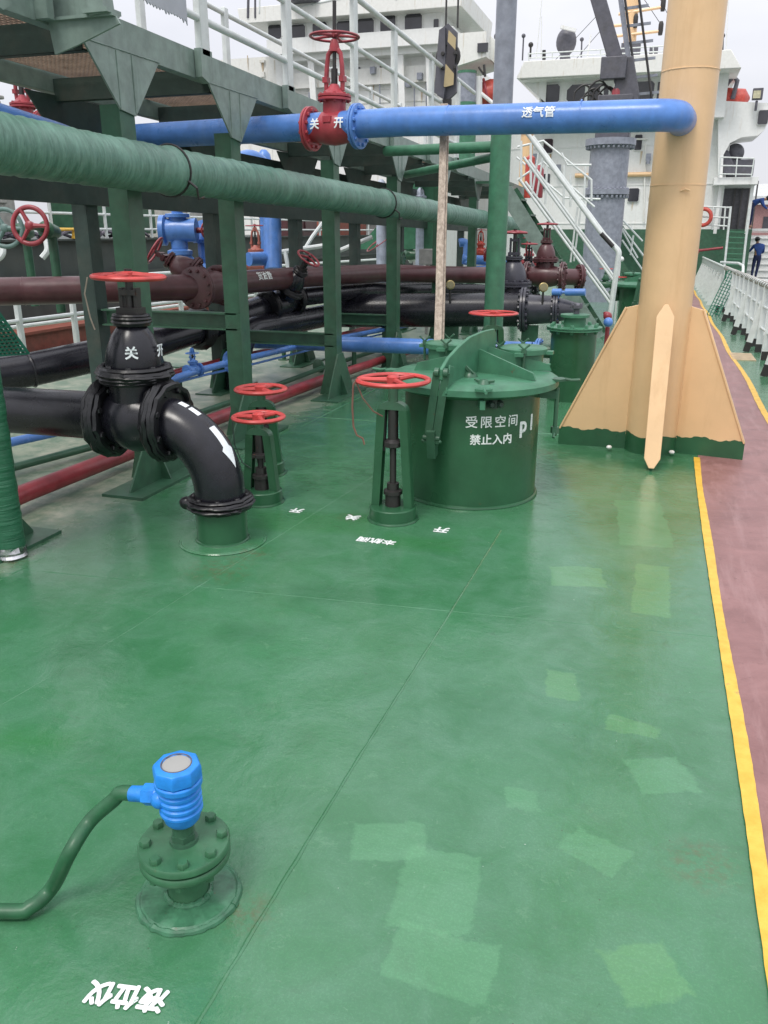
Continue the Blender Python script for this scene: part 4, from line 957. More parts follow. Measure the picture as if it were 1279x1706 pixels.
# blue valve group at left, beyond the catwalk
bx = thing('blue_manifold', 'bright blue valve and bent pipes beyond the catwalk at left of centre', 'pipework', (-4.998, 8.439, 1.155))
mb = MB(); p = V((-5.079, 8.352, 1.606)); rt = V((.95, .31, 0))
mb.lathe([(.10, -.20), (.16, -.19), (.16, -.14), (.12, -.12), (.135, .0), (.12, .12), (.13, .2)], p, rt, 28); mb.lathe([(.09, -.19), (.095, .13), (.13, .135), (.13, .17), (.06, .18), (.06, .25)], p, (0, 0, 1), 24); mb.lathe([(.135, -.25), (.135, -.21), (.08, -.19)], p, (0, 0, 1), 24)
mb.build('valve_body', BLUE, bx)
mb = MB(); mb.tube(fillet([p + V((0, 0, -.2)), p + V((0, 0, -.35)) + rt * .08, p + V((0, 0, -.5)) + rt * .4], .15), .085, 20); mb.tube(fillet([(-4.947, 8.756, 1.684), (-4.911, 8.668, 1.407), (-4.835, 8.566, 1.054)], .1), .11, 22)
mb.lathe([(.15, 0), (.15, .04)], (-4.925, 8.687, 1.472), (0, 0, 1), 24); mb.build('bend', BLUE, bx)
mb = MB(); wheel_mb(mb, p + rt * .32, rt + V((0, -.6, 0)), .10, .012, 3); mb.tube([p + rt * .18, p + rt * .34], .03, 10); mb.build('handwheel', DRED, bx)
mb = MB(); mb.tube(fillet([(-5.457, 9.096, 2.164), (-5.038, 10.236, 2.484), (-4.907, 10.407, 2.222), (-4.769, 10.057, 1.124)], .3), .115, 24); mb.tube([(-4.989, 9.814, 1.262), (-4.777, 10.217, 1.267)], .085, 20); solo(mb, 'vent_bend_pipe', BLUE, 'blue pipe bending down to a cross tee behind the third catwalk leg', 'pipe')
for i, (pp, r) in enumerate([((-5.679, 11.825, 2.537), 0.13), ((-5.179, 13.036, 2.363), 0.1), ((-4.684, 14.267, 2.248), 0.11), ((-4.473, 15.981, 2.189), 0.1)]):
    mb = MB(); p = V(pp); mb.lathe([(r * 1.2, 0), (r * 1.2, .03), (r * .8, .05), (r * .7, .12), (r * .3, .18)], p, (0, 0, 1), 20); mb.tube([p - V((0, 0, p.z - dz(p.y))), p], r * .8, 14)
    solo(mb, 'ventilator', BLUE if i < 2 else paint('pale_blue_white', (.45, .50, .60), .4), ['blue vent cap peeping over the wrapped pipe left of the third leg', 'blue vent cap peeping over the wrapped pipe under the red valve', 'pale vent cap on the wrapped pipe line below the blue pipe', 'small pale vent cap over the wrapped pipe left of the plank'][i], 'vent', 'vent heads beyond the wrapped pipe')
valve('gate_valve', 'far small salmon red valve with red wheel between second and third legs', (-5.641, 11.337, 1.144), (1, 0, 0), (0, 0, 1), .17, paint('salmon', (.4, .13, .1), .5), DRED, 'yoke', .8, 3.1)
# valves lying with wheels facing the viewer, far left
def side_wheel(p, R, label, mat, ax):
    t = thing('angle_valve', label, 'valve', (p[0], p[1], p[2] - .3), 'angle valves beyond the catwalk at the far left')
    p = V(p); a = V(ax).normalized(); mb = MB(); wheel_mb(mb, p, a, R, .022, 3, .5, hub=.04); mb.build('handwheel', mat, t)
    mb = MB(); mb.tube([p, p - a * .35], .03, 12); mb.lathe([(.08, -.34), (.08, -.30), (.05, -.28), (.05, -.22)], p, a, 20); mb.lathe([(.06, -.50), (.07, -.42), (.06, -.34)], p, a, 20); mb.tube([p - a * .42, p - a * .42 - V((0, 0, .75))], .045, 14); mb.build('body', G_STEEL, t)
side_wheel((-5.45, 6.468, 1.646), .18, 'round dark red handwheel facing the viewer above the maroon pipe at far left', DRED, (.25, -1, .12))
side_wheel((-6.275, 7.082, 1.628), .20, 'grey green handwheel facing the viewer left of the dark red one', paint('grey_green', (.12, .2, .18), .45), (.25, -1, .1))
for i, (q_, n_) in enumerate([((618, 415, 14.0), 0), ((525, 432, 10.8), 1), ((247, 420, 8.6), 2)]):
    pass
va = valve('gate_valve', 'far valve with large tilted red wheel between third and fourth legs', (-4.529, 14.471, 1.129), (1, 0, 0), (-.5, -.3, .8), .16, G_STEEL, DRED, 'yoke', 1.9, 2.4)
for i, (p, w) in enumerate([((-5.0, 17.096, 1.13), 0.8), ((-4.961, 17.646, 1.08), 0.9), ((-3.348, 17.632, 1.13), 0.8), ((-2.489, 16.751, 0.992), 0.9), ((-4.039, 19.634, 1.141), 0.9)]):
    valve('gate_valve', ['far small valve left of the wooden plank, nearer of two', 'far small valve touching the wooden plank', 'far small valve seen just left of the green pole', 'far small valve right of the green pole behind the grey one', 'tiny far valve right of the plank'][i], p, (1, 0, 0), (0, 0, 1), .16, [G_STEEL, WHITE, DRED, DRED, ORANGE][i], DRED, 'yoke', w, 3.0, group='small valves far down the pipe deck')
mb = MB(); mb.tube(fillet([(-4.283, 18.519, 1.351), (-4.125, 18.584, 1.389), (-4.075, 18.43, 0.916)], .1), .09, 16); mb.tube([(-4.186, 18.43, 1.016), (-3.181, 18.739, 0.966)], .1, 16); mb.tube([(-4.284, 18.309, 0.767), (-3.416, 18.613, 0.829)], .08, 14)
solo(mb, 'far_blue_pipe', BLUE, 'far blue pipe bend between the plank and the green pole', 'pipe')
mb = MB(); mb.box((-3.823, 14.164, 1.184), (.26, .16, .26)); gp_ = (-3.823, 14.164, 1.184); mb.tube([gp_, (gp_[0], gp_[1], dz(gp_[1]))], .03, 8); solo(mb, 'junction_box', paint('grey_box', (.30, .30, .29), .5), 'small grey junction box above the maroon pipe left of the plank', 'box', bevel=.01)
mb = MB(); mb.tube([(-1.168, 11.239, 0.846), (-0.914, 11.213, 0.853)], .045, 16); mb.tube([(-1.337, 11.238, 0.843), (-1.22, 11.222, 0.846)], .045, 16); mb.tube([(-1.321, 11.232, 0.843), (-0.952, 11.222, 0.852)], .02, 8); gp_ = (-1.259, 11.231, 0.845); mb.tube([gp_, (gp_[0], gp_[1], gp_[2] - .35)], .015, 8); solo(mb, 'blue_actuator', BLUE, 'short blue cylinder beside the brass gauge on the reducer', 'cylinder')
mb = MB(); mb.tube([(-0.7, 12.165, 0.528), (-0.647, 12.111, 0.329)], .03, 10); mb.sphere((-0.657, 12.052, 0.482), .06); gp_ = (-0.645, 12.058, 0.335); mb.tube([gp_, (gp_[0], gp_[1], dz(gp_[1]))], .03, 10); hyd = thing('fire_hydrant', 'little red hydrant with a blue cap at the foot of the stair rails', 'hydrant', (-0.642, 12.006, 0.34)); mb.build('body', DRED, hyd)
mb = MB(); mb.sphere((-0.635, 11.923, 0.414), .065); mb.build('cap', BLUE, hyd)

# ================================================================ GREEN AND GREY POLE, PLANK, HOIST BLOCK
pt = thing('kingpost', 'tall round post, green below and grey above the blue pipe, with two green arms', 'post', (-1.70, 9.1, dz(9.1)))
mb = MB(); mb.lathe([(.105, dz(9)), (.105, 2.58)], (-1.70, 9.1, 0), (0, 0, 1), 32); mb.build('lower_post', G_LID, pt)
mb = MB(); mb.lathe([(.1, 2.58), (.1, 7.5)], (-1.70, 9.1, 0), (0, 0, 1), 32); mb.build('upper_post', GREY, pt)
for a, b, r in (((-1.70, 9.1, 2.42), (-3.1, 9.6, 2.45), .055), ((-1.70, 9.1, 2.33), (-3.1, 10.4, 2.25), .045)):
    mb = MB(); mb.tube([a, b], r, 18); mb.build('arm', G_LID, pt)
mb = MB(); a = V((-1.382, 5.42, 0.868)); b = V((-1.626, 6.42, 2.319)); mb.prism([(-.026, 0), (-.024, .4), (-.028, .8), (-.025, 1.2), (-.028, 1.98), (.028, 1.98), (.024, .9), (.027, .45), (.026, 0)], a, (1, .1, 0), b - a, .03)
mb.prism([(-.02, .0), (-.016, 1.85), (.018, 1.9), (.022, 0)], a + V((.012, .035, 0)), (1, .1, 0), b - a, .026)
solo(mb, 'wooden_plank', WOOD, 'weathered wooden plank standing upright on the big hatch against the blue pipe', 'plank', bevel=.003)
hb_ = thing('hoist_block', 'dark crane hoist block with hook and faded hazard stripes hanging on cables', 'hoist block', (-2.994, 12, 3.144))
c = V((-3.001, 12, 3.733)); SC = Matrix.Translation(c) @ Matrix.Scale(1.32, 4) @ Matrix.Translation(-c)
mb = MB(); mb.prism([(-.10, -.30), (.0, -.36), (.10, -.28), (.09, .26), (.0, .34), (-.07, .30)], c, (.3, 0, 0), (0, 0, 1), .05, .0); mb.prism([(-.12, -.28), (-.02, -.34), (.0, -.2), (-.02, .3), (-.08, .28)], c + V((0, -.05, 0)), (1, 0, 0), (0, 0, 1), .05); mb.xf(SC).build('side_plate', DGREY, hb_)
mb = MB(); mb.prism([(-.02, -.24), (.08, -.22), (.095, .2), (.02, .27)], c + V((.0, -.075, 0)), (1, 0, 0), (0, 0, 1), .012); mb.xf(SC).build('striped_plate', HAZ, hb_)
mb = MB(); mb.torus(c + V((0, 0, .05)), (0, 1, 0), .1, .03, 24, 8); mb.hexes(c + V((.03, -.08, 0)), (0, -1, 0), .09, 4, .02, .02); mb.xf(SC).build('sheave', RUBBER, hb_)
mb = MB(); mb.tube([c + V((0, 0, -.34)), c + V((0, 0, -.46))], .05, 10); mb.tube([c + V((.0, 0, -.46)), c + V((.06, 0, -.52)), c + V((.05, 0, -.62)), c + V((-.03, 0, -.64)), c + V((-.07, 0, -.57))], .025, 8); mb.xf(SC).build('hook', RUBBER, hb_)
mb = MB()
for dx in (-.03, .09): mb.tube([c + V((dx, 0, .3)), c + V((dx, 0, 3.2))], .010, 6)
mb.xf(SC).build('hoist_cable', RUBBER, hb_)

# ================================================================ STAIRS FROM CATWALK TO DECK
st = thing('stairway', 'steep green stairway with white tube rails from catwalk down to the deck', 'stairs', (-.9, 14.6, dz(14.6)))
T0, T1 = V((-2.62, 14.55, 2.34)), V((-.92, 14.55, dz(14.5) + .02))
for yo, nm in ((0, 0), (.62, 1)):
    mb = MB(); d = (T1 - T0).normalized(); mb.bar(T0 + V((0, yo, -.10)), T1 + V((0, yo, -.04)), .25, .015, (0, 1, 0)); mb.build('stringer', G_BEAM if nm == 0 else G_STEEL, st)
for i in range(1, 10):
    p = T0.lerp(T1, i / 10); mb = MB(); mb.box((p.x, p.y + .31, p.z), (.22, .60, .03)); mb.build('tread', G_STEEL, st)
mb = MB(); mb.box((-2.85, 14.85, 2.36), (.5, .9, .04)); mb.build('landing', G_STEEL, st)
def srail(y, pts, r): 
    mb = MB(); mb.tube(fillet(pts, .12, 5), r, 10); mb.build('stair_rail', RAILW, st)
for i, yo in enumerate((0, .55)):
    off = V((.0, yo, 0))
    top = [V(p) for p in [(-2.28, 14.45, 3.085), (-0.971, 14.45, 1.526), (-0.705, 14.45, 1.278), (-0.772, 14.45, 0.084)]]; mid = [V(p) for p in [(-2.319, 14.45, 2.731), (-0.74, 14.45, 0.828)]]; low = [V(p) for p in [(-2.359, 14.45, 2.389), (-0.745, 14.45, 0.445)]]
    srail(0, [p + off for p in top], .033); srail(0, [p + off for p in mid], .022); srail(0, [p + off for p in low], .022)
    for pa, pb in [((-1.404, 14.45, 1.967), (-1.457, 14.45, 1.112)), ((-2.081, 14.45, 2.788), (-2.157, 14.45, 2.112))]:
        mb = MB(); mb.tube([V(pa) + off, V(pb) + off], .016, 8); mb.build('stair_post', RAILW, st)
a_, b_ = [(-0.999, 14.4, 1.563), (-0.794, 14.4, 1.362)]
mb = MB(); mb.tube([a_, b_], .034, 12); mb.build('tape_band', RUBBER, st)
# white landing rails at the head of the stairs
hr = thing('guard_rail', 'white guard rails round the raised stair landing in front of the white deckhouse', 'guard rail', (-2.165, 18, 2.57))
for pts in [[(-3.02, 18, 3.202), (-2.51, 18, 3.298), (-1.517, 18, 2.559), (-1.486, 18, 2.168)], [(-2.14, 18, 3.068), (-2.007, 18, 2.845), (-1.539, 18, 2.835)], [(-3.371, 20, 3.17), (-2.248, 20, 2.3), (-1.46, 20, 2.267)], [(-2.987, 18, 2.584), (-2.486, 18, 2.911), (-1.419, 18, 2.055)], [(-2.625, 16, 3.121), (-2.59, 16, 2.473)], [(-2.452, 16, 3.086), (-2.41, 16, 2.349)], [(-2.408, 18, 2.998), (-2.4, 18, 2.12)], [(-2.066, 18, 2.846), (-2.031, 18, 2.003)], [(-1.936, 18, 2.677), (-1.892, 18, 2.059)], [(-1.839, 20, 2.975), (-1.812, 20, 2.107)]]:
    mb = MB(); mb.tube(pts, .022, 8); mb.build('rail_bar', RAILW, hr)
mb = MB(); mb.lathe([(.11, 0), (.12, .02), (.12, .5), (.06, .58)], (-2.446, 17, 2.201), (0, 0, 1), 20); mb.tube([V((-2.471, 17, 2.63)) , V((-2.475, 17, 2.693))], .04, 8); solo(mb, 'fire_extinguisher', DRED, 'dark red fire extinguisher at the head of the white railed stairs', 'extinguisher')
mb = MB(); mb.lathe([(.10, 0), (.10, .8), (.02, .86)], (-2.901, 19, 2.274), (0, 0, 1), 16); solo(mb, 'fire_extinguisher', ORANGE, 'red fire extinguisher left behind the stair rail posts', 'extinguisher')
mb = MB(); mb.lathe([(.17, 0), (.17, 1.6), (.22, 1.62), (.22, 1.75)], (-3.779, 24, 2.452), (0, 0, 1), 24); solo(mb, 'ventilator', YEL, 'cream yellow ventilator trunk behind the top of the stairs', 'ventilator')

# ================================================================ CRANE
cx_, cy_ = (-1.61, 24)
cr_ = thing('deck_crane', 'grey pedestal crane with folded boom rising in front of the white deckhouse', 'crane', (cx_, cy_, dz(24)))
Zc = lambda py_z: py_z
zt, zf = 3.769, 2.546
mb = MB(); mb.lathe([(.49, dz(24)), (.49, zf - .05), (.58, zf - .04), (.58, zf + .08), (.50, zf + .1), (.50, zt - .12), (.64, zt - .08), (.64, zt + .08), (.3, zt + .09)], (cx_, cy_, 0), (0, 0, 1), 56); mb.build('pedestal', GREY, cr_)
mb = MB(); mb.hexes((cx_, cy_, zf - .06), (0, 0, -1), .54, 28, .035, .07); mb.hexes((cx_, cy_, zt - .1), (0, 0, -1), .59, 30, .035, .06); mb.hexes((cx_, cy_, zf + .09), (0, 0, 1), .54, 28, .03, .04); mb.build('flange_bolts', GREY, cr_)
b0, b1, b2 = [(-1.612, 24, 3.998), (-1.545, 24, 5.275), (-2.397, 24, 7.579)]
b0, b1, b2 = V(b0), V(b1), V(b2)
mb = MB(); mb.box((b0.x + .05, b0.y, b0.z + .35), (.85, .8, 1.0)); mb.prism([(-.5, -.1), (.55, -.1), (.5, .75), (.3, 1.5), (-.05, 1.5), (-.1, .7)], b0 + V((.1, -.25, .2)), (1, 0, 0), (0, 0, 1), .1); mb.prism([(-.5, -.1), (.55, -.1), (.5, .75), (.3, 1.5), (-.05, 1.5), (-.1, .7)], b0 + V((.1, .25, .2)), (1, 0, 0), (0, 0, 1), .1)
mb.box((b0.x - .05, b0.y - .3, b0.z + 1.45), (.62, .3, .5)); mb.build('slewing_column', DGREY, cr_, bevel=.02)
mb = MB(); mb.bar(b1 + V((.1, 0, -.1)), b2, .36, .55, (0, 1, 0)); mb.build('boom', DGREY, cr_, bevel=.02)
mb = MB(); mb.bar(b1 + V((.42, .1, -.5)), b2 + V((.62, .1, 0)), .12, .32, (0, 1, 0)); mb.build('boom_cylinder', GREY, cr_)
for i in range(7):
    p = (b1 + V((.42, 0, -.4))).lerp(b2 + V((.62, 0, 0)), i / 7); mb = MB(); mb.bar(p, p + V((.62, -.02, .03)), .05, .06); mb.build('step', GREY, cr_)
for dx in (.62, .95):
    mb = MB(); mb.tube([b1 + V((dx, -.15, -.9)), b2 + V((dx + .1, -.15, 0))], .03, 8); mb.build('cable', RUBBER, cr_)
for i in range(6):
    mb = MB(); a = V((-2.609, 24, 4.486)) + V((.12 * i, -.1, random.uniform(-.1, .3))); mb.tube(fillet([a, a + V((.0, 0, .35)), a + V((.25, 0, .55)), a + V((.5, .1, .3))], .15), .025, 8); mb.build('hydraulic_hose', RUBBER, cr_)
mb = MB(); p = V((-1.193, 24, 4.641)); mb.lathe([(.13, -.1), (.13, .3), (.08, .4)], p + V((-.35, -.2, 0)), (0, 0, 1), 16); mb.build('winch_motor', DRED, cr_)
mb = MB(); mb.torus((-2.592, 23.8, 4.533), (0, -1, 0), .13, .035, 24, 8); mb.build('life_ring', WHITE, cr_)
for i, (p, r) in enumerate([((-1.47, 36.172, -0.374), 0.2), ((-0.722, 23.541, -0.222), 0.16)]):
    pass
# small red wheels and gear seen beyond the stairs foot
for i, p in enumerate([(-1.762, 18.59, 0.814), (-0.773, 16.675, 0.776), (-1.23, 20.415, 0.773)]):
    valve('gate_valve', ['far low valve with red wheel seen through the stair rails', 'far low valve with red wheel right of the stair rails', 'farthest low red wheeled valve before the crane foot'][i], V(p) - V((0, 0, .35)), (1, 0, 0), (0, 0, 1), .13, G_STEEL, RED, 'bell', 1.2, 2.7, group='low valves near the crane foot')
mb = MB(); mb.sphere((-0.799, 17.332, 1.081), .07, (1, 1, .8)); gp_ = (-0.799, 17.332, 1.081); mb.tube([gp_, (gp_[0], gp_[1], dz(gp_[1]))], .018, 8); solo(mb, 'lamp_globe', WHITE, 'small white globe lamp right of the stair foot', 'lamp')
fs = thing('ladder', 'small white railed ladder seen just left of the yellow mast', 'ladder', (-0.665, 26, 0.859))
for a, b in [((-1.21, 26, 1.878), (-0.626, 26, 1.322)), ((-1.209, 26, 1.682), (-0.365, 26, 0.696)), ((-1.338, 26, 1.813), (-0.715, 26, 0.859)), ((-1.196, 26, 1.353), (-0.549, 26, 0.527)), ((-0.891, 26, 1.485), (-0.923, 26, 0.94))]:
    mb = MB(); mb.tube([a, b], .025, 8); mb.build('rail_bar', RAILW, fs)
mb = MB(); mb.bar((-1.419, 26.3, 1.6), (-0.581, 26.3, 0.429), .5, .12, (0, 1, 0)); mb.build('stringer', G_STEEL, fs)

# ================================================================ OWN DECKHOUSE
def slab(mb, r, y, t):
    """box with its front face on plane y, r = (x0, z0, x1, z1), reaching t metres aft"""
    x0, z0, x1, z1 = r; return mb.box(((x0 + x1) / 2, y + t / 2, (z0 + z1) / 2), (abs(x1 - x0), t, abs(z1 - z0)))
def window(parent, r, y, w=.05, curtain=False):
    x0, z0, x1, z1 = r; cx0 = (x0 + x1) / 2; cz = (z0 + z1) / 2; W = abs(x1 - x0); Hh = abs(z1 - z0); c = .12 * W
    pts = [(-W / 2 + c, -Hh / 2), (W / 2 - c, -Hh / 2), (W / 2, -Hh / 2 + c), (W / 2, Hh / 2 - c), (W / 2 - c, Hh / 2), (-W / 2 + c, Hh / 2), (-W / 2, Hh / 2 - c), (-W / 2, -Hh / 2 + c)]
    mb = MB(); mb.prism([(a * 1.08 * 1.0, b * 1.10) for a, b in pts], (cx0, y - .02, cz), (1, 0, 0), (0, 0, 1), .05)
    f = mb.build('window', WHITE, parent)
    mb = MB(); mb.prism(pts, (cx0, y - .05, cz), (1, 0, 0), (0, 0, 1), .03); mb.build('pane', PANE, f)
    return f
dh = thing('deckhouse', 'white deckhouse and wheelhouse of this ship standing behind the grey crane', 'deckhouse', (-1.5, 40, -.4))
mb = MB()
R1 = [(-6.442, 1.134, 2.158, 6.257), (-6.91, 5.959, 1.474, 7.524), (-6.849, 1.102, -5.697, 6.273)]
slab(mb, (R1[0][0] - .4, -.3, 2.05, R1[0][3]), 38.0, 9); mb.build('wall', WHITE, dh)
W1 = [(-5.34, 5.844, 1.435, 7.237)][0]
x0, z0, x1, z1 = [(-5.416, 5.731, 1.664, 7.305)][0]
mb = MB(); mb.box(((x0 + x1) / 2, 39.6, (z0 + z1) / 2 + .2), (x1 - x0, 5.2, z1 - z0 + .4))
a = [(-6.324, 36.6, 7.441), (-5.24, 36.6, 6.485), (1.45, 36.6, 7.259), (1.879, 36.6, 6.998)]
mb.prism([(a[0][0], a[0][2]), (a[1][0] + .1, a[1][2]), (a[1][0] + .1, a[0][2] + .1), (a[0][0], a[0][2] + .1)], (0, 38.6, 0), (1, 0, 0), (0, 0, 1), 3.6)
mb.build('wheelhouse', WHITE, dh)
rf = [(-6.201, 36, 7.869), (1.676, 36, 7.778), (-6.217, 36, 7.281), (1.71, 36, 7.191)]
mb = MB(); mb.prism([(rf[0][0] + .25, rf[0][2]), (rf[1][0] - .1, rf[0][2] - .02), (rf[3][0] + .3, rf[2][2] - .05), (rf[2][0], rf[2][2])], (0, 39, 0), (1, 0, 0), (0, 0, 1), 6)
mb.box(((rf[0][0] + rf[1][0]) / 2, 39, rf[2][2] - .03), (rf[1][0] - rf[0][0] - .2, 5.6, .05)); roof = mb.build('roof', WHITE_R, dh, bevel=.02)
for r in [(-5.328, 6.482, -4.617, 7.143), (-1.799, 6.459, -0.999, 7.083), (-0.881, 6.448, -0.731, 7.04), (-2.406, 6.435, -1.941, 7.049), (-4.328, 6.382, -2.714, 7.096)]: window(dh, r, 36.98)
for r in [(-5.271, 4.705, -4.886, 5.248), (-1.594, 4.726, -1.305, 5.294), (-1.665, 2.756, -1.233, 3.272), (-5.212, 3.295, -4.92, 3.893)]: window(dh, r, 37.97)
mb = MB(); x = (-0.229, 37.9, 3.796); xl = (-3.878, 37.9, 3.865); mb.tube([(xl[0], 37.85, x[2]), (x[0], 37.85, x[2])], .09, 12); mb.build('cream_pipe', YEL, dh)
# right-hand wing block, bracket and lower veranda
mb = MB(); r = [(1.394, 4.853, 3.433, 6.354)][0]; x0, z0, x1, z1 = r
c = [(1.394, 37.4, 6.354), (3.288, 37.4, 6.192), (3.241, 37.4, 5.468), (3.185, 37.4, 5.261), (2.976, 37.4, 5.078), (2.404, 37.4, 5.032), (2.015, 37.4, 4.851), (1.828, 37.4, 4.426), (1.898, 37.4, 3.507), (1.77, 37.4, 3.289)]
mb.prism([(p[0], p[2]) for p in c], (0, 38.6, 0), (1, 0, 0), (0, 0, 1), 2.4); mb.build('bridge_wing', WHITE, dh)
window(dh, [(2.891, 5.457, 3.254, 5.948)][0], 37.36)
mb = MB(); slab(mb, [(1.573, 3.305, 3.161, 3.569)][0], 36.8, 3.5); pf = mb.build('boat_deck', WHITE, dh)
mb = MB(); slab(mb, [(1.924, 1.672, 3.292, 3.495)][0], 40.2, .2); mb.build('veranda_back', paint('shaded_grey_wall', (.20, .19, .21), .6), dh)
mb = MB()
for px in [1.856, 3.025]: mb = MB(); mb.box((px, 37.3, 2.498), (.12, .14, 2.0)); mb.build('veranda_post', WHITE, dh)
for i in range(4):
    mb = MB(); mb.box((2.601 + i * .28, 40.1, 2.637), (.06, .06, 1.9)); mb.build('veranda_mullion', paint('mullion_%d' % i, (.12, .11, .11), .5), dh) if i == 0 else mb.build('veranda_mullion', MATS['mullion_0'], dh)
# green break of deck with ladder
gw = [(1.025, -0.568, 3.282, 1.668)][0]
mb = MB(); mb.box(((gw[0] - 6 + gw[2]) / 2, 40, (gw[3] - .6) / 2), (gw[2] - gw[0] + 6, 4.2, gw[3] + .6)); mb.build('green_bulkhead', G_STEEL, dh)
mb = MB(); p = [(1.229, 36.85, 0.847), (2.205, 36.85, 0.967)]; mb.tube(p, .05, 10); mb.lathe([(.13, 0), (.13, .03)], p[0], (0, -1, 0), 16); mb.build('red_hose_rack', DRED, dh)
def rails(label, segs, r, mat=RAILW, base=None, group='white rails round the deckhouse'):
    t = thing('guard_rail', label, 'guard rail', base or segs[0][0], group)
    for s_ in segs: mb = MB(); mb.tube(s_, r, 8); mb.build('rail_bar', mat, t)
    return t
rails('white guard rails on the green deck break left of the tall ladder', [[(1.117, 36.6, 2.515), (2.288, 36.6, 2.462)], [(1.139, 36.6, 2.138), (2.27, 36.6, 2.088)], [(1.15, 36.6, 1.847), (2.265, 36.6, 1.778)], [(1.65, 36.6, 2.489), (1.708, 36.6, 1.645)], [(2.089, 36.6, 2.485), (2.128, 36.6, 1.645)]], .03)
lad = thing('ladder', 'tall white posted green ladder at the aft end of the side deck', 'ladder', (2.693, 36.4, 0.03))
for s_ in [[(2.263, 36.3, 2.498), (2.32, 36.3, -0.04)], [(2.934, 36.3, 2.45), (2.995, 36.3, 0.016)]]: mb = MB(); mb.tube(s_, .045, 10); mb.build('ladder_post', RAILW, lad)
for i in range(9):
    a = [(2.299, 36.4, 1.578), (2.91, 36.4, 1.556), (2.304, 36.4, -0.045), (2.969, 36.4, -0.058)]; t = i / 8; p = V(a[0]).lerp(V(a[2]), t); q_ = V(a[1]).lerp(V(a[3]), t); mb = MB(); mb.bar(p, q_, .16, .04); mb.build('rung', G_LID, lad)
mb = MB(); mb.torus((1.312, 36.4, 2.112), (-.3, -1, 0), .30, .075, 32, 10); lb = solo(mb, 'life_ring', ORANGE, 'red and white life ring hung on the rail just right of the yellow mast', 'life ring')
rails('white guard rails and dark gear on the boat deck at the right edge', [[(1.697, 36.7, 4.29), (2.923, 36.7, 4.218)], [(1.712, 36.7, 3.991), (2.917, 36.7, 3.944)], [(1.706, 36.7, 3.69), (2.894, 36.7, 3.647)], [(1.697, 36.7, 4.29), (1.721, 36.7, 3.561)], [(2.302, 36.7, 4.254), (2.329, 36.7, 3.55)], [(2.902, 36.7, 4.219), (2.889, 36.7, 3.519)]], .025)
mb = MB(); r = [(2.081, 3.652, 3.049, 4.29)][0]; slab(mb, r, 38, 1.0); mb.sphere((2.29, 38.3, 4.549), .35); mb.prism([(0, 0), (.55, 0), (.1, .9), (-.2, .9)], (1.907, 38, 3.717), (1, 0, 0), (0, 0, 1), .5)
solo(mb, 'covered_winch', DGREY, 'dark canvas covered gear on the boat deck at the right edge', 'winch', bevel=.05)
mb = MB(); p = (2.747, 37, 6.348); mb.box((p[0], 37, p[2] + .12), (.36, .2, .4)); mb.tube([(p[0], 37, p[2] - .1), (p[0], 37, p[2] - .45)], .05, 8); fl = solo(mb, 'floodlight', DGREY, 'square floodlight on a short stalk at the upper right', 'floodlight', bevel=.02)
mb = MB(); p = (2.715, 36.8, 6.444); mb.box((p[0], 36.88, p[2]), (.26, .02, .26)); 
lens = mb.build('lens', paint('flood_lens', (.55, .52, .35), .3), None); lens.parent = fl; lens.matrix_parent_inverse = Matrix.Translation(-V(fl.location))
bo = thing('rescue_boat', 'red rescue boat top with dark davit behind the yellow mast, upper right', 'boat', (1.765, 39, 6.588))
mb = MB(); p = V((1.725, 39, 6.546)); mb.lathe([(.05, -.9), (.35, -.7), (.42, 0), (.35, .7), (.05, .9)], p + V((0, 0, .05)), (1, 0, 0), 20); mb.build('hull', ORANGE, bo)
mb = MB(); mb.tube([(1.543, 38.5, 6.874), (1.905, 38.5, 7.324), (2.056, 38.5, 7.169), (1.962, 38.5, 6.536)], .09, 8); mb.tube([(1.293, 38.5, 6.564), (1.628, 38.5, 7.083)], .09, 8); mb.build('davit', DGREY, bo)
# wheelhouse top gear
rd = thing('radar', 'dark radar drum with a pale scanner bar on the wheelhouse roof', 'radar', (-4.508, 37.5, 8.133))
mb = MB(); p = V((-4.55, 37.5, 8.731)); mb.sphere(p, .40, (1, .8, 1.25), 12); mb.prism([(-.25, -.85), (.25, -.85), (.12, -.2), (-.12, -.2)], p, (1, 0, 0), (0, 0, 1), .3); mb.build('drum', DGREY, rd)
mb = MB(); mb.bar((-4.736, 37, 9.171), (-4.147, 37, 9.01), .18, .12); mb.build('scanner', WHITE, rd)
rails('thin white rails along the wheelhouse roof edge', [[(-5.825, 36.2, 8.154), (-0.794, 36.2, 8.131)], [(-5.817, 36.2, 8.007), (-0.775, 36.2, 7.951)], [(-5.827, 36.2, 8.196), (-5.785, 36.2, 7.859)], [(-4.895, 36.2, 8.143), (-4.878, 36.2, 7.873)], [(-3.082, 36.2, 8.123), (-3.06, 36.2, 7.857)], [(-1.158, 36.2, 8.133), (-1.127, 36.2, 7.831)]], .022)
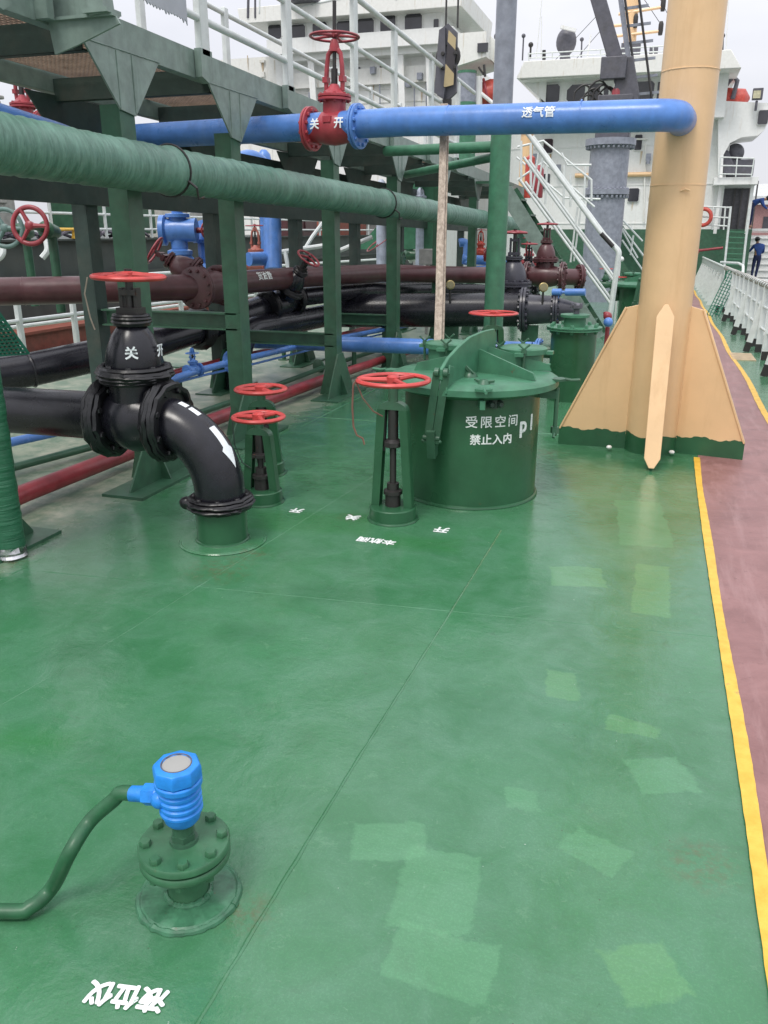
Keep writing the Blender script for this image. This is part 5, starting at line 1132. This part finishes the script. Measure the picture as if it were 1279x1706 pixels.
for i, (s_, r) in enumerate([([(-5.632, 37, 8.111), (-5.511, 37, 10.759)], 0.02), ([(-5.441, 37, 8.1), (-5.508, 37, 9.573)], 0.02), ([(-5.872, 37, 8.124), (-5.876, 37, 8.613)], 0.04), ([(-5.291, 36.8, 8.016), (-5.312, 36.8, 8.355)], 0.07), ([(1.485, 38, 8.158), (1.325, 38, 10.274)], 0.02), ([(1.341, 38, 8.104), (1.291, 38, 8.679)], 0.06), ([(-3.834, 39, 8.414), (-3.753, 39, 9.22)], 0.03)]):
    mb = MB(); mb.tube(s_, r, 8); 
    if i in (2, 5): mb.sphere(V(s_[1]), .1)
    solo(mb, 'antenna', RUBBER if r > .03 else WHITE, ['tall thin whip antenna at the left end of the wheelhouse roof', 'shorter whip antenna beside the tall one on the roof', 'stub navigation lamp post at the roof left corner', 'short dark horn on the roof just right of the whip antennas', 'thin whip antenna rising right of the yellow mast', 'small dark lamp post on the roof right of the yellow mast', 'slim dark aerial on the roof left of the crane boom'][i], 'antenna', base=s_[0])
sm_ = thing('signal_mast', 'orange cream signal mast with yardarms and lamps behind the crane boom', 'mast', (-2.164, 40, 8.559))
mb = MB(); mb.tube([(-2.237, 40, 8.563), (-2.284, 40, 11.852)], .26, 20); mb.build('mast_tube', YEL, sm_)
for s_ in [[(-3.136, 39.8, 9.245), (-1.047, 39.8, 9.334)], [(-2.772, 39.8, 10.053), (-1.043, 39.8, 10.192)], [(-3.097, 39.8, 9.638), (-2.069, 39.8, 9.659)]]:
    mb = MB(); mb.tube(s_, .06, 8); y_ = mb.build('yardarm', YEL, sm_); mb = MB(); p = V(s_[1]); mb.lathe([(.08, -.15), (.1, 0), (.1, .25), (.06, .35)], p, (0, 0, 1), 12); mb.build('lamp', RUBBER, y_)
mb = MB(); slab(mb, [(-2.506, 8.365, -1.756, 8.841)][0], 39, .6); slab(mb, [(-1.387, 8.369, -1.058, 8.646)][0], 39, .4); mb.build('lamp_locker', DGREY, sm_)
for s_ in [[(-5.263, 40, 8.548), (-3.523, 40, 10.232)], [(-4.379, 40, 8.545), (-3.242, 40, 9.775)], [(-2.156, 40, 10.997), (-1.08, 40, 9.635)], [(-1.587, 40, 11.166), (-0.75, 40, 9.829)]]:
    mb = MB(); mb.tube(s_, .012, 6); mb.build('stay_wire', RUBBER, sm_)

# ================================================================ STARBOARD RAIL
def rail_bay(label):
    t = thing('rail_post', label, 'rail post')
    mb = MB(); mb.box((0, 0, .54), (.085, .016, .84)); mb.build('post', RAILW, t)
    mb = MB(); mb.bar((-.135, .02, .13), (-.02, .02, .74), .085, .014, (0, 1, 0)); mb.build('stay', RAILW, t)
    mb = MB(); mb.box((0, 0, .06), (.09, .02, .12)); mb.build('black_foot', RUBBER, t)
    mb = MB(); mb.bar((-.165, .02, 0), (-.133, .02, .14), .09, .018, (0, 1, 0)); mb.build('black_foot', RUBBER, t)
    return t
bulw = thing('side_rail', 'white tubular side rail along the right edge of the deck', 'guard rail', (1.465, 14, dz(14)))
ys = yy(-2.4, 22.4, 1.0)
for h, r in ((.96, .035), (.66, .018), (.36, .018)):
    mb = MB(); P_ = [V((1.465, y, dz(y) + h + random.uniform(-.006, .006))) for y in ys]; mb.tube(P_, r, 12); mb.build('rail_bar', RAILW, bulw)
mb = MB(); P_ = []; 
for i in range(420):
    y = 10 + i * .03; P_.append(V((1.465 + .042 * math.cos(i * .62), y, dz(y) + .958 + .042 * math.sin(i * .62))))
mb.tube(P_, .008, 6); mb.build('lashing_rope', paint('grey_rope', (.52, .50, .47), .9), bulw)
for y in (-1.5, .4, 2.3, 4.2, 6.1, 8.0, 9.7):
    mb = MB(); mb.box((1.465, y, dz(y) + .48), (.085, .016, .96)); mb.build('rail_post', RAILW, bulw)
rp0 = rail_bay('white rail post with raking inboard stay and black foot, nearest the picture edge'); rp0.location = (1.465, 10.9, dz(10.9)); rp0['group'] = 'stayed posts of the white side rail'
ORD = 'second third fourth fifth sixth seventh eighth ninth tenth eleventh twelfth'.split()
for i, y in enumerate((13.4, 15.9, 18.6, 21.2)):
    dup(rp0, (1.465, y, dz(y)), '%s white rail post with a raking stay, counted from the right edge' % ORD[i])
rq = thing('rail_post', 'plain upright white rail post nearest the right edge', 'rail post', group='plain posts of the white side rail')
mb = MB(); mb.box((0, 0, .54), (.095, .016, .84)); mb.build('post', RAILW, rq); mb = MB(); mb.box((0, 0, .06), (.10, .02, .12)); mb.build('black_foot', RUBBER, rq); rq.location = (1.465, 11.7, dz(11.7))
for i, y in enumerate((12.5, 14.2, 15.0, 16.8, 17.7, 19.5, 20.4)):
    dup(rq, (1.465, y, dz(y)), '%s plain upright white rail post, counted from the right edge' % ORD[i])
mb = MB(); mb.prism([(0, .14), (0, .95), (7.5, .95), (13.5, .99), (13.5, .16)], (1.46, 22.6, dz(22.6) + .0), (0, 1, -.012), (0, 0, 1), .012)
for i in range(9): mb.prism([(0, .02), (-.30, .02), (-.26, .12), (-.03, .8), (0, .8)], (1.45, 23.2 + i * 1.5, dz(23.2 + i * 1.5)), (1, 0, 0), (0, 0, 1), .02)
mb.tube([(1.46, 22.6, dz(22.6) + .97), (1.46, 36, dz(36) + 1.0)], .03, 8)
solo(mb, 'bulwark', RAILW, 'solid white bulwark with brackets where the side rail ends', 'bulwark')
# loop rail and leaning green gratings
mb = MB(); mb.tube(fillet([(1.55, 26, dz(26) + 1.02), (1.75, 22.6, dz(22) + 1.06), (1.75, 21.0, dz(21) + 1.04), (1.75, 21.0, dz(21) + .3)], .3), .03, 8); solo(mb, 'rail_hoop', RAILW, 'bent white tube hoop where solid bulwark meets the open side rail', 'rail hoop')
def tread(p, a, w, l, label, mat=TURQ, n=16, m=6, xh=None):
    """slotted plastic tread leaning: p foot centre, a unit up-slope direction"""
    mb = MB(); a = V(a).normalized(); x = V(xh) if xh else V((0, 1, 0)) if abs(a.y) < .5 else V((1, 0, 0)); x = (x - a * a.dot(x)).normalized(); p = V(p)
    for i in range(n + 1): mb.bar(p + a * (l * i / n) - x * w / 2, p + a * (l * i / n) + x * w / 2, .02, .012)
    for j in range(m + 1): mb.bar(p + x * (w * (j / m - .5)), p + x * (w * (j / m - .5)) + a * l, .014, .014)
    return solo(mb, 'grating_panel', mat, label, 'grating', 'green plastic grating panels')
tread((1.15, 19.9, dz(20)), (.30, .12, .85), .24, 1.0, 'green grating panel leaning against the white side rail far down the deck', n=14, m=4, xh=(.94, -.1, -.33))
tread((1.16, 8.0, dz(8)), (.25, .1, .3), .5, .62, 'green grating panel lying at the right edge below the rail', n=9, m=6)
tread((-3.9, 4.214, 0.86), (-.12, -.50, .83), .45, .40, 'green grating panel propped at the left edge behind the standpipe', n=16, m=12)

# ================================================================ NEIGHBOURING SHIP (left)
ns = thing('neighbour_ship', 'white bridge house of the ship alongside, rust streaked, upper left', 'ship', (-11, 36, -2.6), 'ship alongside')
nb = [(-17.074, 5.128, -8.149, 8.101), (-15.37, 7.555, -8.031, 8.927), (-14.794, 5.129, -8.195, 8.033), (-16.035, 8.464, -7.601, 9.525)]
mb = MB(); slab(mb, (nb[0][0] - .5, -1.5, nb[0][2] + .0, nb[0][3] - .05), 33, 9); w_ = mb.build('wall', WHITE_R, ns)
mb = MB(); x0, z0, x1, z1 = nb[2]; slab(mb, (x0, 2.0, x1, z1 - .1), 32.2, 3); mb.build('front_wall', WHITE, ns)
c = [(-14.322, 31.6, 7.239), (-8.101, 31.6, 7.34), (-8.11, 31.6, 7.715), (-7.577, 31.6, 7.906), (-7.527, 31.6, 8.38), (-8.073, 31.6, 8.853), (-15.301, 31.6, 8.843), (-14.941, 31.6, 8.664), (-14.117, 31.6, 8.024)]
x0 = -14.726; x1 = -7.677; za = 7.565; zb = 8.915
mb = MB(); mb.box(((x0 + x1) / 2, 33.6, (za + zb) / 2), (x1 - x0 - .9, 4.0, zb - za)); mb.box(((x0 + x1) / 2, 33.5, za + .45), (x1 - x0, 4.4, .9 * .55)); mb.build('wheelhouse', WHITE, ns)
zc = 8.777; zd = 9.325
xa = -15.607; xb = -7.338
mb = MB(); mb.prism([(xa, zc), (xb, zc), (xb + .05, zd), (xa - .1, zc + .5)], (0, 33.6, 0), (1, 0, 0), (0, 0, 1), 5.2); mb.build('roof', WHITE_R, ns, bevel=.02)
for r in [(-14.74, 8.326, -14.228, 8.787), (-13.826, 8.23, -13.272, 8.729), (-12.971, 8.217, -12.422, 8.75), (-12.039, 8.236, -11.471, 8.727), (-11.259, 8.222, -10.629, 8.752), (-10.38, 8.247, -9.822, 8.805), (-9.472, 8.205, -8.853, 8.781), (-8.426, 8.186, -8.246, 8.564)]: window(ns, r, 31.58)
for r in [(-13.633, 6.942, -13.326, 7.322), (-10.603, 6.958, -10.349, 7.384), (-8.649, 6.984, -8.508, 7.338), (-11.586, 6.968, -11.354, 7.337)]: window(ns, r, 32.18)
mb = MB(); slab(mb, [(-14.163, 6.706, -8.184, 7.237)][0], 31.95, .3)
for r in [(-15.816, 7.842, -15.614, 7.936), (-15.812, 7.339, -15.64, 7.516)]: slab(mb, r, 32.9, .2)
mb.build('belt', WHITE_R, ns)
for i, px in enumerate([-14.165, -13.156, -12.025, -9.698, -8.636]):
    mb = MB(); mb.prism([(-.12, 0), (.12, 0), (.22, -2.0), (.0, -2.0)], (px, 31.7, za + .2), (1, 0, 0), (0, 0, 1), .1); mb.build('bracket', WHITE, ns)
mb = MB(); g = [(-15.283, 8.873, -14.64, 9.413), (-14.247, 9.09, -13.916, 9.602)]
for r in g: slab(mb, r, 32, .3)
mb.tube([(-15.286, 31, 8.954), (-15.195, 31, 10.085)], .05, 8); mb.tube([(-14.997, 31, 8.935), (-14.934, 31, 10.065)], .04, 8); mb.lathe([(.5, 0), (.55, .1), (.2, .3)], (-13.023, 31, 9.253), (0, 0, 1), 20); mb.build('roof_gear', DGREY, ns)
# outhanging box with chain, funnel, lifeboat
nbx = thing('bridge_wing_box', 'white boxed bridge wing with a dark window hanging out over the side', 'wing', (-6.378, 29, 6.57), 'ship alongside')
c = [(-7.037, 29, 7.561), (-6.029, 29, 7.565), (-5.669, 29, 7.209), (-5.681, 29, 6.602), (-6.194, 29, 6.851), (-7.049, 29, 6.605)]
mb = MB(); mb.prism([(c[0][0], c[0][2]), (c[1][0], c[1][2]), (c[1][0] + .02, c[4][2]), (c[5][0], c[5][2])], (0, 30.2, 0), (1, 0, 0), (0, 0, 1), 2.4); mb.prism([(c[1][0] + .01, c[1][2]), (c[2][0], c[2][2]), (c[3][0], c[3][2]), (c[1][0] + .01, c[4][2] + .05)], (0, 30.6, 0), (1, 0, 0), (0, 0, 1), 2.0); mb.build('casing', WHITE_R, nbx)
mb = MB(); slab(mb, [(-6.284, 6.972, -5.946, 7.227)][0], 28.92, .1); mb.build('window', PANE, nbx)
mb = MB(); mb.tube([(-6.047, 28.9, 6.605), (-5.995, 28.9, 6.261)], .04, 6); mb.tube([(-6.22, 28.9, 6.546), (-6.036, 28.9, 6.314)], .03, 6); mb.build('chain', RUBBER, nbx)
fu = thing('funnel', 'short grey funnel with green rim and base between the plank and the grey pole', 'funnel', (-6.591, 29, 5.306), 'ship alongside')
fz0, fz1 = 5.431, 6.463; fx = -6.612; fr_ = 0.30799999999999983
mb = MB(); mb.lathe([(fr_, fz0 + .12), (fr_, fz1 - .08)], (fx, 29, 0), (0, 0, 1), 28); mb.build('drum', GREY, fu)
mb = MB(); mb.lathe([(fr_ * 1.02, fz1 - .08), (fr_ * 1.02, fz1)], (fx, 29, 0), (0, 0, 1), 28); mb.lathe([(fr_ * 1.02, fz0), (fr_ * 1.02, fz0 + .12)], (fx, 29, 0), (0, 0, 1), 28); mb.lathe([(.35, fz0 - 2), (.35, fz0)], (fx, 29, 0), (0, 0, 1), 16); mb.build('rim', G_LID, fu)
lf_ = thing('lifeboat', 'orange red lifeboat on the ship alongside, partly behind the grey pole', 'boat', (-5.839, 30, 5.487), 'ship alongside')
mb = MB(); p = V((-6.118, 30, 5.86)); mb.lathe([(.05, -.85), (.35, -.7), (.55, -.3), (.58, .2), (.42, .6), (.05, .8)], p, (1, .15, .28), 20, sx=.8); mb.build('hull', ORANGE, lf_)
mb = MB(); mb.torus(p + V((.0, -.05, -.02)), (1, .15, .28), .52, .05, 28, 6); mb.build('strap', DRED, lf_)
mb = MB(); mb.tube([(-6.218, 29.3, 5.859), (-5.645, 29.3, 5.429), (-5.517, 29.3, 5.212)], .06, 8); mb.tube([(-6.335, 29.3, 6.338), (-6.294, 29.3, 5.241)], .16, 8); mb.build('cradle', WHITE, lf_)
mb = MB(); mb.tube([(-5.667, 29, 7.159), (-5.656, 29, 7.342)], .04, 8); mb.sphere((-5.658, 29, 7.392), .12); solo(mb, 'searchlight', DGREY, 'small round searchlight on the corner of the white wing box', 'lamp', 'ship alongside')
# its deck, hull and clutter close by, seen between the catwalk legs
nh = thing('neighbour_hull', 'dark grey hull and trunk deck of the ship alongside behind the catwalk legs', 'ship', (-11, 20, -2.6), 'ship alongside')
mb = MB(); mb.box((-13.5, 22, -.5), (8, 44, 2.74)); mb.box((-13.5, 22, 1.16), (7.98, 44, .58)); mb.box((-9.46, 22, 1.46), (.14, 44, .03)); mb.box((-9.44, 22, .87), (.12, 44, .05)); mb.build('hull_side', HULL, nh)
mb = MB(); mb.box((-9.1, 13, -.2), (.8, 9, .75)); mb.box((-9.1, 13, .19), (.9, 9.1, .04)); mb.box((-9.2, 20.5, .0), (.7, 3, 1.1)); mb.build('red_fender', HULLRED, nh)
mb = MB()
for i, y in enumerate(yy(9, 34, 1.45)):
    mb.tube([(-9.6, y, 1.47), (-9.6, y, 2.3)], .028, 8)
for z in (1.63, 1.88, 2.25): mb.tube([(-9.6, 8, z), (-9.6, 35, z)], .022, 8)
mb.build('white_railing', RAILW, nh)
GEARM = [HULLRED, G_STEEL, paint('pale_gear', (.40, .40, .36), .6, rust=.2), BROWN]
for k_, (x, y, z, sx, sy, sz, m_) in enumerate(((-10.6, 9.5, 2.1, 1.2, 2.6, 1.3, 0), (-10.4, 14.5, 1.9, .8, 2.2, .7, 1), (-11.5, 19, 2.0, 1.6, 3, 1.1, 2), (-10.8, 24, 1.8, 1, 2, .8, 3), (-11.2, 29, 1.9, 1.2, 3, .9, 0), (-11.5, 12.0, 2.6, 1, 1.5, 2.2, 2))):
    mb = MB(); mb.box((x, y, z), (sx, sy, sz)); mb.box((x, y, z + sz / 2 + .05), (sx * 1.1, sy * 1.05, .06)); mb.box((x + sx / 2 + .02, y + .3, z), (.04, sy * .3, sz * .5))
    mb.build('deck_locker', GEARM[m_], nh, bevel=.02)
mb = MB(); mb.tube([(-9.9, 12.0, 1.6), (-9.9, 13.6, 1.6)], .03, 8)
for k in range(14): mb.tube(spline([V((-10.0 + random.uniform(-.2, .2), 10 + k * .35 + random.uniform(-.1, .1), 1.5)), V((-9.9, 10.3 + k * .35, 1.56 + random.uniform(0, .06))), V((-10.1, 10.9 + k * .35, 1.5))]), .03, 6)
mb.build('heaped_rope', paint('grey_violet_rope', (.22, .20, .24), .9), nh)
mb = MB(); p = [(-9.4, 11.586, 1.618), (-9.4, 12.196, 1.628), (-9.4, 12.168, 1.477)]; mb.tube(p, .035, 8); mb.build('yellow_rail', LINE, nh)
# port side rail of this ship
pr_ = thing('port_rail', 'white rails along the far left side of this deck, seen low between legs', 'guard rail', (-7.6, 9.6, 0))
for y in (7.2, 8.6, 9.65, 11.0, 12.4, 13.8, 15.2, 17, 19, 21):
    mb = MB(); mb.box((-7.6, y, .5 + dz(y)), (.06, .06, 1.0)); mb.build('rail_post', RAILW, pr_)
for z, x in ((1.02, -7.6), (.56, -7.6), (.47, -7.75)):
    mb = MB(); mb.tube([(x, 6, z), (x, 26, z - .2)], .026, 8); mb.build('rail_bar', RAILW, pr_)
for i, (a, b) in enumerate([[(-7.4, 8.161, 1.085), (-7.4, 9.403, 1.086)], [(-7.4, 9.36, 1.05), (-7.4, 9.731, 1.048)], [(-7.4, 10.245, 1.106), (-7.4, 10.645, 1.115)]]):
    pass
for i, pts in enumerate([[(-6.814, 8.325, 1.554), (-6.769, 8.278, 1.383), (-6.827, 8.231, 1.305)], [(-7.277, 8.137, 1.449), (-7.252, 8.105, 1.338), (-7.338, 8.056, 1.278)], [(-5.489, 13.866, 1.861), (-5.723, 13.661, 1.503), (-5.843, 13.536, 1.262)], [(-5.76, 12.46, 1.286), (-5.049, 12.73, 1.393)], [(-5.697, 12.481, 1.286), (-5.625, 12.414, 1.034)], [(-4.929, 12.73, 1.286), (-4.412, 12.979, 1.51)]]):
    mb = MB(); mb.tube(fillet(pts, .1) if len(pts) > 2 else pts, .035, 8)
    solo(mb, 'white_hook_pipe' if i < 3 else 'rail_piece', RAILW, ['short bent white pipe stub on the dark hull right of the red handwheel', 'short bent white pipe stub at the very left edge', 'slanting white tube above the tilted black valve wheel', 'white rail length behind the third catwalk leg', 'white rail upright behind the third catwalk leg', 'white rail length right of the third catwalk leg'][i], 'pipe' if i < 3 else 'rail')
mb = MB(); mb.prism([(0, 0), (1.6, 0), (1.6, 1.3), (1.2, 1.3)], (-5.684, 15.812, 1.268), (.95, .3, 0), (0, 0, 1), .3); solo(mb, 'sloping_green_plate', G_LID, 'sloping green plate structure beyond the third and fourth catwalk legs', 'plate')

# ================================================================ PEOPLE
def person(label, loc, rz, joints, bones, radii, cloth, head, hair):
    t = thing('person', label, 'person', loc, rz=rz)
    def skin(name, idx, rmul, mat, bn):
        me = bpy.data.meshes.new(name); m = {k: i for i, k in enumerate(idx)}
        me.from_pydata([joints[k] for k in idx], [(m[a], m[b]) for a, b in bn if a in m and b in m], [])
        o = bpy.data.objects.new(name, me); COL.objects.link(o); o.parent = t; me.materials.append(mat)
        sk = o.modifiers.new('skin', 'SKIN'); sk.use_smooth_shade = True
        for i, k in enumerate(idx):
            r = radii[k] * rmul; me.skin_vertices[0].data[i].radius = (r, r * .85)
        me.skin_vertices[0].data[m.get('pelvis', 0)].use_root = True
        o.modifiers.new('sub', 'SUBSURF').levels = 1; o.modifiers['sub'].render_levels = 2
        return o
    skin('body', list(joints), 1, SKIN, bones)
    for nm, keys, mat in cloth:
        skin(nm, keys, 1.14, mat, bones)
    mb = MB(); h = V(joints['head']); mb.sphere(h + V((0, .012, .035)), .108, (.92, 1.02, .95), 10)
    if hair == 'cap': mb.lathe([(.10, 0), (.14, .0), (.14, .012), (.1, .02)], h + V((0, -.05, .05)), (0, 0, 1), 14)
    for i_ in range(len(mb.v)): mb.v[i_] = mb.v[i_] + V(loc)
    o = mb.build('hair', HAIR, t); 
    return t
LIMB = [('pelvis', 'waist'), ('waist', 'chest'), ('chest', 'neck'), ('neck', 'head'), ('pelvis', 'lhip'), ('lhip', 'lknee'), ('lknee', 'lank'), ('lank', 'ltoe'), ('pelvis', 'rhip'), ('rhip', 'rknee'), ('rknee', 'rank'), ('rank', 'rtoe'),
        ('chest', 'lsh'), ('lsh', 'lelb'), ('lelb', 'lwr'), ('lwr', 'lhand'), ('lwr', 'lthumb'), ('chest', 'rsh'), ('rsh', 'relb'), ('relb', 'rwr'), ('rwr', 'rhand'), ('rwr', 'rthumb')] + [(s + 'hand', s + 'f%d' % i) for s in 'lr' for i in range(4)]
RAD = dict(pelvis=.15, waist=.14, chest=.16, neck=.055, head=.095, lhip=.095, rhip=.095, lknee=.065, rknee=.065, lank=.045, rank=.045, ltoe=.04, rtoe=.04, lsh=.075, rsh=.075, lelb=.05, relb=.05, lwr=.032, rwr=.032, lhand=.035, rhand=.035, lthumb=.012, rthumb=.012)
for s in 'lr':
    for i in range(4): RAD[s + 'f%d' % i] = .01
def fingers(J):
    for s in 'lr':
        h = V(J[s + 'hand']); w = V(J[s + 'wr']); d = (h - w).normalized(); x = d.cross(V((0, 0, 1)) if abs(d.z) < .9 else V((0, 1, 0))).normalized()
        for i in range(4): J[s + 'f%d' % i] = tuple(h + d * (.07 + .012 * (i in (1, 2))) + x * (i - 1.5) * .02)
        J[s + 'thumb'] = tuple(w + d * .05 + x * .05)
    return J
J1 = fingers(dict(pelvis=(0, 0, .93), waist=(.01, 0, 1.08), chest=(-.0, 0, 1.32), neck=(-.06, .0, 1.47), head=(-.10, -.02, 1.60), lhip=(-.09, 0, .88), lknee=(-.11, .03, .48), lank=(-.13, 0, .09), ltoe=(-.16, .14, .04),
     rhip=(.09, 0, .88), rknee=(.07, .02, .48), rank=(.02, -.02, .09), rtoe=(.0, .12, .04), lsh=(-.19, .02, 1.37), lelb=(-.30, .14, 1.15), lwr=(-.36, .30, 1.20), lhand=(-.37, .37, 1.22), rsh=(.18, .0, 1.38), relb=(.24, .10, 1.12), rwr=(.10, .26, 1.02), rhand=(.05, .31, 1.02)))
up = ['pelvis', 'waist', 'chest', 'neck', 'lsh', 'lelb', 'lwr', 'rsh', 'relb', 'rwr']; dn = ['pelvis', 'waist', 'lhip', 'lknee', 'lank', 'rhip', 'rknee', 'rank']
person('worker in blue jacket and navy trousers leaning at the far right end of the deck', (3.757, 39.406, -0.358), .2, J1, LIMB, RAD, [('blue_jacket', up, CLOTH), ('navy_trousers', dn, CLOTHD)], None, 'cap')
J2 = fingers(dict(pelvis=(0, 0, .85), waist=(.08, 0, .98), chest=(.30, 0, 1.08), neck=(.46, .0, 1.10), head=(.58, -.02, 1.10), lhip=(-.02, -.09, .82), lknee=(.02, -.1, .44), lank=(0, -.1, .08), ltoe=(.12, -.1, .04),
     rhip=(-.02, .09, .82), rknee=(.04, .1, .44), rank=(-.02, .1, .08), rtoe=(.1, .1, .04), lsh=(.32, -.19, 1.08), lelb=(.42, -.22, .84), lwr=(.60, -.16, .70), lhand=(.66, -.14, .66), rsh=(.32, .19, 1.08), relb=(.46, .2, .85), rwr=(.62, .12, .72), rhand=(.68, .1, .70)))
person('second worker in blue bending forward above the ladder head at the right edge', (3.176, 38.296, 1.716), 0, J2, LIMB, RAD, [('blue_jacket', up, CLOTH), ('navy_trousers', dn, CLOTHD)], None, 'none')
mb = MB(); slab(mb, [(3.38, 1.6, 4.451, 1.699)][0], 41.2, 3); mb.box((5.0, 43, -1.2), (3.2, 3.5, 5.2))
for i in range(9): mb.box((5.0, 41.22, -.6 + i * .27), (3.2, .06, .03))
p = (3.757, 39.406, -0.358); mb.box((p[0] + .1, p[1], p[2] - 1.25), (1.3, 1.2, 2.5))
solo(mb, 'side_staging', WHITE, 'pale staging and white side wall outboard of the ladder at the right edge', 'staging')

# ================================================================ SMALL FITTINGS ON THE WHITE HOUSES
mb = MB(); x0_, z0_, x1_, z1_ = (R1[0][0] - .4, -.3, 2.05, R1[0][3])
x = x0_ + .8
while x < 2.0: mb.box((x, 37.992, (z0_ + z1_) / 2), (.03, .03, z1_ - z0_)); x += 1.15
for z in (1.9, 3.4, 4.9): mb.box(((x0_ + x1_) / 2, 37.99, z), (x1_ - x0_, .04, .035))
mb.build('plate_seam', WHITE, dh)
for i, (a, b) in enumerate([[(-5.959, 37.9, 6.0), (-5.851, 37.9, 3.185)], [(-1.161, 37.9, 4.942), (-0.939, 37.9, 1.955)], [(-2.359, 37.9, 5.156), (-1.109, 37.9, 5.119)]]):
    mb = MB(); mb.tube([a, b], .035, 8); mb.build('wall_conduit', WHITE_R, dh)
for p in [(-5.609, 37.8, 4.549), (-4.579, 37.8, 4.106), (-0.993, 37.8, 4.437)]:
    mb = MB(); mb.box(p, (.2, .14, .26)); mb.lathe([(.07, 0), (.09, -.16)], V(p) + V((0, -.05, -.1)), (0, 0, 1), 12); mb.build('wall_lamp', GREY, dh)
mb = MB(); d_ = [(-0.856, 2.885, -0.415, 3.99)][0]; slab(mb, d_, 37.93, .05); mb.build('door', WHITE_R, dh)
for r in [(-3.62, 6.405, -3.43, 7.056), (-3.041, 6.383, -2.895, 7.029), (-2.587, 6.407, -2.438, 7.071), (-1.911, 6.422, -1.78, 7.102)]: mb = MB(); slab(mb, r, 36.9, .06); mb.build('window_mullion', WHITE, dh)
for s_ in [[(-6.031, 36.1, 7.919), (-6.031, 36.1, 8.769)], [(-0.67, 36.1, 7.968), (-0.694, 36.1, 8.599)], [(-3.972, 38, 8.231), (-3.997, 38, 8.875)], [(-2.983, 38, 8.219), (-3.012, 38, 8.562)]]:
    mb = MB(); mb.tube(s_, .03, 6); mb.sphere(s_[1], .08); mb.build('roof_light', DGREY, dh)
mb = MB(); x = nb[0][0] - .3
while x < nb[0][2]: mb.box((x, 32.99 if x < nb[2][0] else 32.19, 3.5), (.03, .03, 4.6)); x += .95
for z in [6.568, 6.124, 5.656]: mb.box(((nb[2][0] + nb[2][2]) / 2, 32.19, z), (nb[2][2] - nb[2][0], .04, .03))
mb.build('plate_seam', WHITE_R, ns)
for p in [(-12.237, 31.9, 6.58), (-9.437, 31.9, 6.649), (-13.209, 31.9, 6.42), (-10.769, 31.9, 7.145), (-8.989, 31.9, 6.861)]:
    mb = MB(); mb.box(p, (.18, .3, .22)); mb.tube([V(p) + V((.2, .1, -.1)), V(p) + V((.22, .1, -1.3))], .025, 6); mb.build('wall_fitting', GREY, ns)
for s_ in [[(-14.821, 31, 9.076), (-14.755, 31, 9.865)], [(-13.445, 31, 9.133), (-10.939, 31, 9.397)], [(-12.749, 31, 9.159), (-12.709, 31, 9.711)], [(-11.164, 31, 9.158), (-11.136, 31, 9.593)], [(-9.628, 31, 9.122), (-9.608, 31, 9.478)]]:
    mb = MB(); mb.tube(s_, .03, 6); mb.build('roof_rail', RAILW, ns)
# rust streaks running from scuppers: stains with a shape of their own
st_m = bpy.data.materials.new('rust_stain'); q = NT(st_m); n = q.noise(q.coords((8, 8, .8)), 2, 6, .7)
q.l(q.mix(q.ramp(n, .35, .6), (.62, .60, .52), (.42, .26, .11)), q.b.inputs['Base Color']); q.b.inputs['Roughness'].default_value = .6
for (x0, z0, x1, z1), yy_, par in [((-13.45, 6.352, -13.394, 6.907), 32.17, 'n'), ((-12.301, 6.77, -12.262, 7.214), 32.17, 'n'), ((-10.073, 6.506, -9.978, 7.258), 32.17, 'n'), ((-9.039, 6.026, -8.964, 6.463), 32.17, 'n'), ((-10.885, 6.143, -10.841, 6.746), 32.17, 'n'), ((-15.768, 7.466, -15.659, 7.85), 32.97, 'n'), ((-16.377, 7.585, -16.331, 8.134), 32.97, 'n'), ((-15.225, 7.401, -15.197, 7.904), 32.97, 'n'), ((-1.346, 4.157, -1.249, 4.678), 37.975, 'd'), ((-5.003, 4.213, -4.923, 4.681), 37.975, 'd'), ((-1.493, 2.381, -1.412, 2.733), 37.975, 'd'), ((1.285, 5.735, 1.408, 6.38), 37.975, 'd')]:
    mb = MB(); w_ = (x1 - x0) / 2; c_ = (x0 + x1) / 2; mb.prism([(-w_, z1), (-w_ * .8, (z0 + z1) / 2), (-w_ * .2, z0), (w_ * .1, z0 + .05), (w_ * .7, (z0 + z1) / 2 + .1), (w_, z1)], (c_, yy_, 0), (1, 0, 0), (0, 0, 1), .004)
    mb.build('rust_streak', st_m, ns if par == 'n' else dh)
